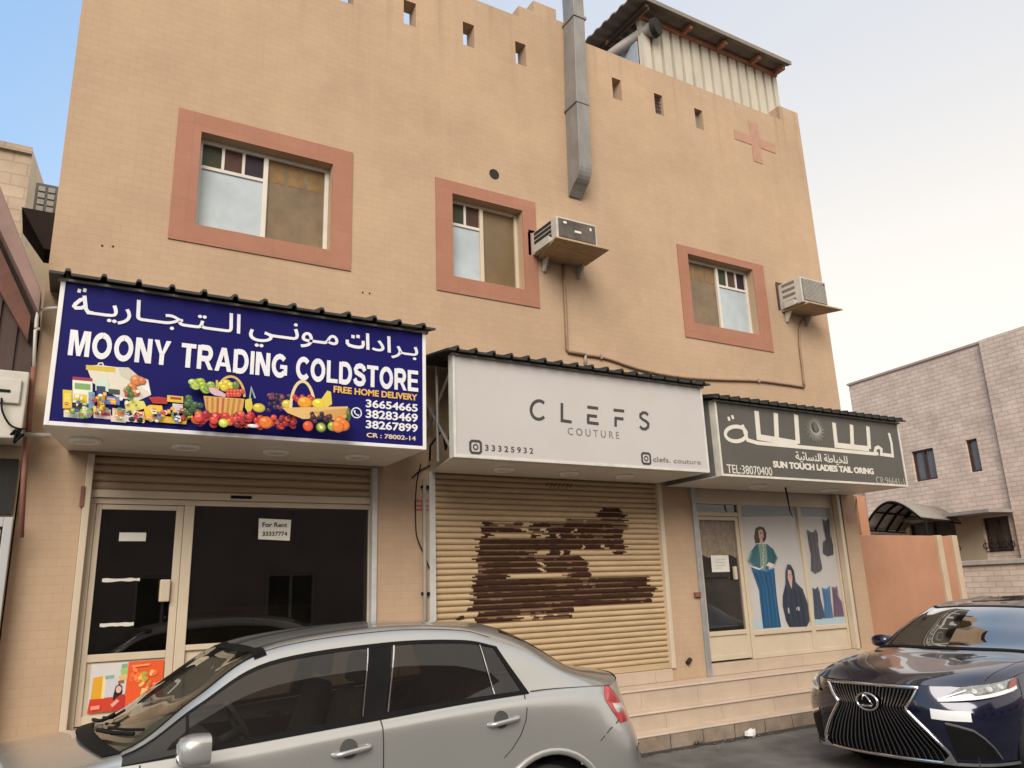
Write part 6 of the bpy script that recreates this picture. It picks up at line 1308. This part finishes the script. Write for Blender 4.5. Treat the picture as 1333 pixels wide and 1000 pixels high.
for GLx in (GL, GLm):
    tl = MB(); tl.add(*lens_poly(GLx, [(9.52, 3.05), (10.5, 3.0), (10.15, 4.02), (9.95, 4.02)], .003)); tl.add(*lens_poly(GLx, [(9.85, 2.52), (10.58, 2.55), (10.52, 3.0), (9.54, 3.04)], .003)); o = tl.build('tail_light', TRED, T, smooth=True)
    q = MB(); q.add(*lens_poly(GLx, [(9.86, 2.72), (10.5, 2.72), (10.45, 2.92), (9.8, 2.95)], .012)); q.build('clear_lens', TCLR, o, smooth=True)
    q = MB(); ribbon(q, GLx, [(10.2, 1.95), (10.6, 1.99), (11.2, 2.02)], .10, .006); ribbon(q, GLx, [(10.15, 1.72), (10.6, 1.76), (11.2, 1.78)], .05, .005); q.build('bumper_moulding', SIL, T)
    hl = MB(); hl.add(*lens_poly(GLx, [(1.1, 2.6), (2.6, 2.75), (2.75, 3.55), (1.2, 3.6)], .004)); hl.build('headlight', TCLR, T, smooth=True)
# cowl and wiper
q = MB(); v = []
for i in range(21):
    t = -1 + 2 * i / 20; x = .335 + .09 * abs(t) ** 2.2; v += [(x - .06, TC + t * .68, 1.045 - .03 * abs(t) ** 2), (x + .03, TC + t * .72, 1.06 - .03 * abs(t) ** 2)]
q.add(v, [(2 * i, 2 * i + 2, 2 * i + 3, 2 * i + 1) for i in range(20)]); q.build('wiper_cowl', BLACKP, T, smooth=True)
for G, ln in ((GT, ((2.02, 2.5), (2.10, 1.9), (2.22, 1.35))), (GTm, ((2.02, 2.3), (2.12, 2.9), (2.30, 2.98)))):
    q = MB(); pts = [tuple(onsurf(G, a_, b_, .035)) for a_, b_ in ln]; q.tube(smooth_path(pts), .011, 6); pts = [tuple(onsurf(G, a_ + .12, b_, .022)) for a_, b_ in ln]; q.tube(smooth_path(pts), .008, 6); q.build('wiper', BLACKP, T, smooth=True)
# cabin
SEAT = mat('grey_beige_seat', (0.17, 0.155, 0.13), 0.9, var=0.15); DASH = mat('dash_plastic', (0.16, 0.155, 0.13), 0.6, var=0.1)
q = MB(); q.hexa([(.48, TC - .70, .74), (1.02, TC - .68, .74), (1.02, TC + .68, .74), (.48, TC + .70, .74)], [(.47, TC - .66, .97), (.95, TC - .64, 1.04), (.95, TC + .64, 1.04), (.47, TC + .66, .97)]); q.build('dashboard', DASH, T, bevel=.03)
q = MB(); q.ring((1.12, TC - .36, 1.02), (.85, 0, .5), .18, .016, 28, 8); q.tube([(.95, TC - .36, .95), (1.12, TC - .36, 1.02)], .03, 8); q.tube([(1.12, TC - .54, 1.02), (1.12, TC - .18, 1.02)], .014, 6); q.build('steering_wheel', mat('pale_wheel', (0.22, 0.22, 0.19), 0.5), T, smooth=True)
def seat(x, y, w):
    o = MB(); o.hexa([(x - .42, y - w, .5), (x + .05, y - w, .48), (x + .05, y + w, .48), (x - .42, y + w, .5)], [(x - .42, y - w, .68), (x + .05, y - w, .62), (x + .05, y + w, .62), (x - .42, y + w, .68)])
    o.hexa([(x, y - w, .6), (x + .13, y - w, .6), (x + .13, y + w, .6), (x, y + w, .6)], [(x + .2, y - w * .86, 1.2), (x + .3, y - w * .86, 1.2), (x + .3, y + w * .86, 1.2), (x + .2, y + w * .86, 1.2)])
    s_ = o.build('seat', SEAT, T, bevel=.045, bseg=3); o = MB(); o.hexa([(x + .22, y - .13, 1.23), (x + .31, y - .13, 1.23), (x + .31, y + .13, 1.23), (x + .22, y + .13, 1.23)], [(x + .25, y - .12, 1.41), (x + .33, y - .12, 1.41), (x + .33, y + .12, 1.41), (x + .25, y + .12, 1.41)]); o.build('headrest', SEAT, s_, bevel=.035, bseg=3)
seat(1.55, TC - .36, .25); seat(1.55, TC + .36, .25); seat(2.5, TC - .34, .32); seat(2.5, TC + .34, .32)
q = MB(); q.box(-.5, 3.7, TC - .74, TC + .74, .2, .46); q.box(.43, 2.9, TC - .76, TC - .72, .46, .93); q.box(.43, 2.9, TC + .72, TC + .76, .46, .93); q.box(2.95, 3.5, TC - .68, TC + .68, .46, 1.08); q.box(-.4, .40, TC - .6, TC + .6, .46, .80); q.build('underbody', DARK, T)
q = MB(); q.box(1.16, 1.23, TC - .12, TC + .12, 1.39, 1.435); q.build('inside_mirror', BLACKP, T, bevel=.01)

# ---------------------------------------------------------------- dark blue saloon at the right
K = 1.045
LX = thing('dark_blue_saloon_car', 'glossy dark navy saloon car with a large spindle shaped grille, facing the silver car', 'car', (6.617, 4.913, 0), None, R(2.0))
LX['_w'] = (0, 0, 0)
NAVY = carpaint('navy_paint', (0.005, 0.008, 0.032), 0.35, 0.16, 1.0, 0.02)
LG = glass('dark_car_glass', (0.10, 0.11, 0.11), 1.0, 0.02, 0.16, 1.7)
def L3(rows): return [[(x * K, -h * K, z * K) for x, h, z in r] for r in rows]
def fs(y, z):        # front surface: how far behind the nose
    return .26 * y * y + (.9 * (z - .62) ** 2 if z > .62 else .42 * (z - .62) ** 2)
def frow(y, zs=(.20, .40, .62, .80)): return [(fs(y, z), y, z) for z in zs]
lowL = [frow(0), frow(.22), frow(.45),
 [(.17, .62, .20), (.14, .63, .40), (.125, .63, .61), (.22, .62, .795)],
 [(.33, .80, .20), (.30, .82, .40), (.29, .82, .61), (.40, .775, .80)],
 [(.62, .885, .20), (.58, .915, .40), (.58, .92, .62), (.66, .86, .825)],
 [(1.0, .895, .20), (1.0, .928, .42), (1.0, .93, .66), (1.0, .875, .875)],
 [(1.7, .88, .20), (1.7, .92, .44), (1.7, .925, .70), (1.7, .88, .94)],
 [(3.0, .88, .20), (3.0, .92, .44), (3.0, .93, .72), (3.0, .88, .985)],
 [(4.2, .87, .22), (4.2, .91, .44), (4.2, .90, .72), (4.2, .84, 1.0)],
 [(4.85, .60, .30), (4.9, .62, .46), (4.88, .62, .74), (4.8, .58, 1.02)],
 [(4.95, 0, .30), (5.0, 0, .46), (4.98, 0, .74), (4.9, 0, 1.03)]]
LU, LV = 8, 8
gl = patch(L3(lowL), LU, LV)
topL = [
 [(.66, .86, .825), (.40, .775, .80), (.22, .62, .795), (.085, .30, .80), (.03, 0, .80)],
 [(.80, .868, .85), (.62, .775, .872), (.50, .60, .885), (.40, .30, .872), (.38, 0, .868)],
 [(1.05, .875, .882), (.98, .78, .925), (.92, .56, .945), (.88, .29, .932), (.87, 0, .93)],
 [(1.50, .88, .925), (1.42, .76, .975), (1.38, .54, .992), (1.32, .28, .996), (1.30, 0, .998)],
 [(1.85, .882, .945), (1.80, .71, 1.155), (1.72, .50, 1.18), (1.66, .26, 1.195), (1.64, 0, 1.20)],
 [(2.20, .882, .958), (2.24, .60, 1.335), (2.14, .44, 1.358), (2.06, .23, 1.372), (2.04, 0, 1.376)],
 [(2.8, .885, .975), (2.8, .575, 1.385), (2.8, .42, 1.405), (2.8, .22, 1.417), (2.8, 0, 1.42)],
 [(3.5, .88, .99), (3.4, .56, 1.37), (3.5, .42, 1.40), (3.55, .22, 1.41), (3.55, 0, 1.415)],
 [(4.2, .84, 1.0), (4.15, .62, 1.06), (4.25, .44, 1.08), (4.3, .22, 1.085), (4.3, 0, 1.09)],
 [(4.8, .58, 1.02), (4.82, .5, 1.03), (4.86, .36, 1.03), (4.89, .2, 1.03), (4.9, 0, 1.03)]]
gt = patch(L3(topL), LU, LV)
glm, gtm = gl.copy(), gt.copy(); glm[..., 1] *= -1; gtm[..., 1] *= -1
def hwid(z):          # half width of the spindle grille at height z
    zs_ = [.215, .30, .45, .615, .69, .785]; ws_ = [.60, .575, .46, .315, .375, .43]
    return float(np.interp(z, zs_, ws_))
def lkeep(G):
    def f(i, j):
        p = G[i:i + 2, j:j + 2].reshape(-1, 3).mean(0) / K
        if .225 < p[2] < .775 and abs(p[1]) < hwid(p[2]) - .012 and p[0] < .5: return False
        for wx in (.97, 3.85):
            if math.hypot(p[0] - wx, p[2] - .34) < .385 and abs(p[1]) > .5: return False
        return True
    return f
mb = MB(); quads(mb, gl, lkeep(gl), True); quads(mb, glm, lkeep(glm))
def lreg(i, j):
    s, r = i / LU, j / LV
    if 3.0 <= s < 5.0 and r >= 1.0: return 'wind'
    if 7.1 <= s < 8.0 and r >= 1.2: return 'rear'
    if r < 1.0 and 3.0 <= s < 7.4: return 'side'
    return 'body'
quads(mb, gt, lambda i, j: lreg(i, j) == 'body', True); quads(mb, gtm, lambda i, j: lreg(i, j) == 'body')
mb.build('body', NAVY, LX, smooth=True, angle=38)
CEN = np.array([2.5, 0, .6])
def lsurf(G, s, r, lift=0.0):
    i, j = s * LU, r * LV; i = min(max(i, 0), G.shape[0] - 1.001); j = min(max(j, 0), G.shape[1] - 1.001); a, b = int(i), int(j); fi, fj = i - a, j - b
    p = G[a, b] * (1 - fi) * (1 - fj) + G[a + 1, b] * fi * (1 - fj) + G[a, b + 1] * (1 - fi) * fj + G[a + 1, b + 1] * fi * fj
    n = np.cross(G[a + 1, b] - G[a, b], G[a, b + 1] - G[a, b]); l = np.linalg.norm(n); n = n / l if l > 1e-9 else np.array([-1., 0, 0])
    if n.dot(p - CEN) < 0: n = -n
    return p + n * lift
def lrib(mb, G, line, w, lift, axis='r'):
    v = []
    for s, r in line:
        v += [tuple(lsurf(G, s, r - w / 2, lift) if axis == 'r' else lsurf(G, s - w / 2, r, lift)), tuple(lsurf(G, s, r + w / 2, lift) if axis == 'r' else lsurf(G, s + w / 2, r, lift))]
    mb.add(v, [(2 * i, 2 * i + 1, 2 * i + 3, 2 * i + 2) for i in range(len(line) - 1)])
def lpoly(G, pts, lift, bulge=.0, n=10):
    a, b, c, d_ = pts; v = []
    for i in range(n + 1):
        for j in range(n + 1):
            u, w = i / n, j / n; s = (a[0] * (1 - u) + b[0] * u) * (1 - w) + (d_[0] * (1 - u) + c[0] * u) * w; r = (a[1] * (1 - u) + b[1] * u) * (1 - w) + (d_[1] * (1 - u) + c[1] * u) * w
            v.append(tuple(lsurf(G, s, r, lift + bulge * (1 - (2 * u - 1) ** 2) * (1 - (2 * w - 1) ** 2))))
    return v, [(i * (n + 1) + j, (i + 1) * (n + 1) + j, (i + 1) * (n + 1) + j + 1, i * (n + 1) + j + 1) for i in range(n) for j in range(n)]
q = MB(); quads(q, gt, lambda i, j: lreg(i, j) == 'wind', True); quads(q, gtm, lambda i, j: lreg(i, j) == 'wind'); lw = q.build('windscreen', LG, LX, smooth=True)
q = MB()
for G in (gt, gtm): lrib(q, G, [(4.94, r) for r in lin(1.0, 4, 16)], .10, .003, 's'); lrib(q, G, [(s, 1.06) for s in lin(3.0, 5.0, 18)], .12, .003); lrib(q, G, [(3.04, r) for r in lin(1.0, 4, 16)], .12, .006, 's')
q.build('windscreen_band', BLACKP, lw, smooth=True)
q = MB(); quads(q, gt, lambda i, j: lreg(i, j) == 'rear', True); quads(q, gtm, lambda i, j: lreg(i, j) == 'rear'); q.build('rear_window', LG, LX, smooth=True)
for G, fl in ((gt, True), (gtm, False)):
    q = MB(); quads(q, G, lambda i, j: lreg(i, j) == 'side', fl); so_ = q.build('side_window', LG, LX, smooth=True)
    q = MB(); lrib(q, G, [(s, .98) for s in lin(3.2, 7.3, 30)], .05, .005); lrib(q, G, [(s, .03) for s in lin(3.2, 7.3, 30)], .05, .005); q.build('chrome_trim', CHROME, so_)
# spindle grille: dark bed, wavy bars, chrome surround
def gp(y, z, back=0.0): return ((fs(y, z) + back) * K, y * K, z * K)
q = MB(); zz = lin(.215, .785, 16); v = []
for z in zz:
    for t in lin(-1, 1, 12): v.append(gp(t * hwid(z), z, .06))
q.add(v, [(i * 13 + j, i * 13 + j + 1, (i + 1) * 13 + j + 1, (i + 1) * 13 + j) for i in range(16) for j in range(12)]); gb = q.build('spindle_grille', DARK, LX)
q = MB(); NB_ = 25
for k_ in range(NB_):
    t = -1 + 2 * (k_ + .5) / NB_; w = .006
    path = [gp(t * hwid(z), z, .012) for z in lin(.225, .775, 22)]
    for i in range(len(path) - 1):
        a, b = path[i], path[i + 1]; q.add([(a[0], a[1] - w, a[2]), (a[0], a[1] + w, a[2]), (b[0], b[1] + w, b[2]), (b[0], b[1] - w, b[2]), (a[0] + .035, a[1] - w * .4, a[2]), (a[0] + .035, a[1] + w * .4, a[2]), (b[0] + .035, b[1] + w * .4, b[2]), (b[0] + .035, b[1] - w * .4, b[2])], [(0, 1, 2, 3), (0, 3, 7, 4), (1, 5, 6, 2)])
q.build('grille_bars', mat('dark_chrome', (0.26, 0.27, 0.29), 0.25, metal=1.0), gb)
q = MB(); outl = [gp(hwid(z), z, -.004) for z in lin(.215, .785, 22)] + [gp(y, .785, -.004) for y in lin(.43, -.43, 12)[1:]] + [gp(-hwid(z), z, -.004) for z in lin(.785, .215, 22)[1:]] + [gp(y, .215, -.004) for y in lin(-.60, .60, 14)[1:-1]]
q.tube(outl, .0155, 8, 0, True); q.build('grille_surround', CHROME, gb, smooth=True)
for sg_ in (-1, 1): q = MB(); q.add([gp(sg_ * .60, .215, -.02), gp(sg_ * .63, .20, -.015), gp(sg_ * .50, .205, -.02), gp(sg_ * .585, .285, -.02)], [(0, 1, 2), (0, 3, 1), (0, 2, 3)]); q.build('corner_chrome', CHROME, gb)
em = MB(); c0 = gp(0, .648, -.022); em.tube([(c0[0], c0[1] + .105 * math.cos(a), c0[2] + .072 * math.sin(a)) for a in [2 * math.pi * i / 30 for i in range(30)]], .010, 8, 0, True)
em.tube([(c0[0] - .002, c0[1] + .012, c0[2] + .062), (c0[0] - .002, c0[1] - .060, c0[2] - .026), (c0[0] - .002, c0[1] - .045, c0[2] - .036), (c0[0] - .002, c0[1] + .078, c0[2] - .036)], .0105, 8); em.tube([(c0[0] - .002, c0[1] + .030, c0[2] + .058), (c0[0] - .002, c0[1] + .05, c0[2] + .01)], .008, 8)
em.build('front_badge', CHROME, LX, smooth=True)
em = MB(); em.add([(c0[0] + .012, c0[1] + .10 * math.cos(a), c0[2] + .068 * math.sin(a)) for a in [2 * math.pi * i / 30 for i in range(30)]], [tuple(range(30))]); em.build('badge_plate', BLACKP, LX)
# headlights
HLC = mat('lamp_reflector', (0.30, 0.32, 0.32), 0.2, metal=0.5, var=0.4, scale=30, coat=1.0); HLW = mat('lamp_white', (0.80, 0.80, 0.80), 0.25, coat=1.0)
for G in (gl, glm):
    q = MB(); q.add(*lpoly(G, [(2.62, 2.42), (5.15, 2.55), (5.3, 3.0), (3.4, 3.0)], .004, .012)); ho = q.build('headlight', HLC, LX, smooth=True)
    q = MB(); lrib(q, G, [(2.62 + 2.6 * t, 2.43 + .06 * t + .18 * t * t) for t in lin(0, 1, 16)], .13, .022); lrib(q, G, [(2.75 + .75 * t, 2.50 + .30 * t) for t in lin(0, 1, 8)], .06, .02); q.build('daytime_strip', HLW, ho, smooth=True)
    q = MB()
    for s_, r_ in ((3.75, 2.74), (4.25, 2.78), (4.65, 2.81)): p = lsurf(G, s_, r_, .012); p2_ = lsurf(G, s_, r_, .03); q.disc(tuple(p), tuple(p2_ - p), .030, .012, 16, 0, .022)
    q.build('projector_lens', mat('pale_lens', (0.55, 0.56, 0.54), 0.15, var=0.3, scale=40, coat=1.0), ho, smooth=True, angle=50)
    q = MB(); q.add(*lpoly(G, [(4.85, 2.66), (5.2, 2.72), (5.32, 2.98), (5.05, 2.95)], .024)); q.build('amber_reflector', mat('amber_red_lens', (0.30, 0.05, 0.035), 0.25, coat=1.0), ho, smooth=True)
    # side intake with bright blade
    q = MB(); q.add(*lpoly(G, [(2.95, .25), (4.3, .22), (3.75, 1.22), (2.75, 1.52)], .002, 0, 20)); fo = q.build('side_intake', BLACKP, LX, smooth=True)
    q = MB(); lrib(q, G, [(2.8, 1.58), (3.2, 1.50), (3.6, 1.36), (3.85, 1.1), (4.1, .75), (4.32, .28)], .08, .006); q.build('intake_blade', CHROME, fo, smooth=True)
    q = MB(); lrib(q, G, [(s_, .08) for s_ in lin(2.75, 4.9, 16)], .12, .012); q.build('lower_blade', CHROME, fo, smooth=True)
    q = MB(); lrib(q, G, [(5.25, 1.9), (5.42, 2.4), (5.5, 2.9)], .02, .003, 's'); q.build('bumper_gap', BLACKP, LX)
q = MB()
for G in (gt, gtm): lrib(q, G, [(s_, .98) for s_ in lin(0.3, 3.0, 20)], .022, .002)
q.build('bonnet_gap', BLACKP, LX)
# blank plate on the bumper
q = MB(); a_, f_ = lpoly(gl, [(2.3, 1.70), (3.62, 1.66), (3.62, 2.02), (2.3, 2.07)], .012, 0, 6); q.add(a_, f_); a_, f_ = lpoly(gl, [(2.3, 1.70), (3.62, 1.66), (3.62, 2.02), (2.3, 2.07)], .002, 0, 6); q.add(a_, f_)
q.build('number_plate', mat('plate_white', (0.85, 0.85, 0.84), 0.35, var=0.02), LX, bevel=0.004)
# mirrors
for sg_ in (-1, 1):
    q = MB(); cx_, cy_, cz_ = 1.86 * K, sg_ * 1.0 * K, 1.01 * K; rows = []
    for xo, sc in ((-.10, .4), (-.08, .8), (-.02, 1.0), (.05, 1.0)): rows.append([(cx_ + xo, cy_ + .115 * sc * math.copysign(abs(math.cos(a)) ** .7, math.cos(a)), cz_ + .07 * sc * math.copysign(abs(math.sin(a)) ** .7, math.sin(a))) for a in [2 * math.pi * k_ / 18 for k_ in range(18)]])
    q.add([p for r_ in rows for p in r_], [(i * 18 + k_, i * 18 + (k_ + 1) % 18, (i + 1) * 18 + (k_ + 1) % 18, (i + 1) * 18 + k_) for i in range(3) for k_ in range(18)] + [tuple(range(17, -1, -1)), tuple(range(54, 72))]); mo = q.build('door_mirror', NAVY, LX, smooth=True, angle=55)
    q = MB(); q.tube([(cx_, sg_ * .84 * K, .96 * K), (cx_, sg_ * .93 * K, .985 * K)], .03, 8); q.build('mirror_arm', BLACKP, mo)
for wx in (.97, 3.85):
    for sg_ in (-1, 1):
        q = MB(); q.disc((wx * K, sg_ * .62 * K, .34 * K), (0, sg_, 0), .44 * K, .002, 28); v = []
        for i in range(25):
            a = R(-20) + R(220) * i / 24; v += [((wx + .40 * math.cos(a)) * K, sg_ * .915 * K, (.34 + .40 * math.sin(a)) * K), ((wx + .40 * math.cos(a)) * K, sg_ * .62 * K, (.34 + .40 * math.sin(a)) * K)]
        q.add(v, [(2 * i, 2 * i + 1, 2 * i + 3, 2 * i + 2) for i in range(24)]); q.build('wheel_well', DARK, LX); wheel(LX, wx * K, sg_ * .80 * K, .34 * K, .22, sg_, 10)
q = MB(); q.box(.25, 4.7, -.78, .78, .2, .5); q.box(.45, 1.5, -.6, .6, .5, .78); q.box(3.9, 4.6, -.6, .6, .5, .95); q.build('underbody', DARK, LX)
q = MB(); q.hexa([(1.5, -.72, .75), (2.2, -.72, .75), (2.2, .72, .75), (1.5, .72, .75)], [(1.5, -.68, 1.0), (2.05, -.68, 1.05), (2.05, .68, 1.05), (1.5, .68, 1.0)]); q.build('dashboard', BLACKP, LX, bevel=.03)
for y_ in (-.40, .40):
    q = MB(); q.hexa([(2.75, y_ - .26, .6), (2.9, y_ - .26, .6), (2.9, y_ + .26, .6), (2.75, y_ + .26, .6)], [(2.98, y_ - .22, 1.2), (3.08, y_ - .22, 1.2), (3.08, y_ + .22, 1.2), (2.98, y_ + .22, 1.2)]); q.hexa([(3.0, y_ - .13, 1.23), (3.1, y_ - .13, 1.23), (3.1, y_ + .13, 1.23), (3.0, y_ + .13, 1.23)], [(3.03, y_ - .12, 1.38), (3.11, y_ - .12, 1.38), (3.11, y_ + .12, 1.38), (3.03, y_ + .12, 1.38)]); q.build('seat', mat('black_leather', (0.03, 0.03, 0.03), 0.6), LX, bevel=.04)

for _o in list(bpy.data.objects):
    if "_w" in _o: del _o["_w"]
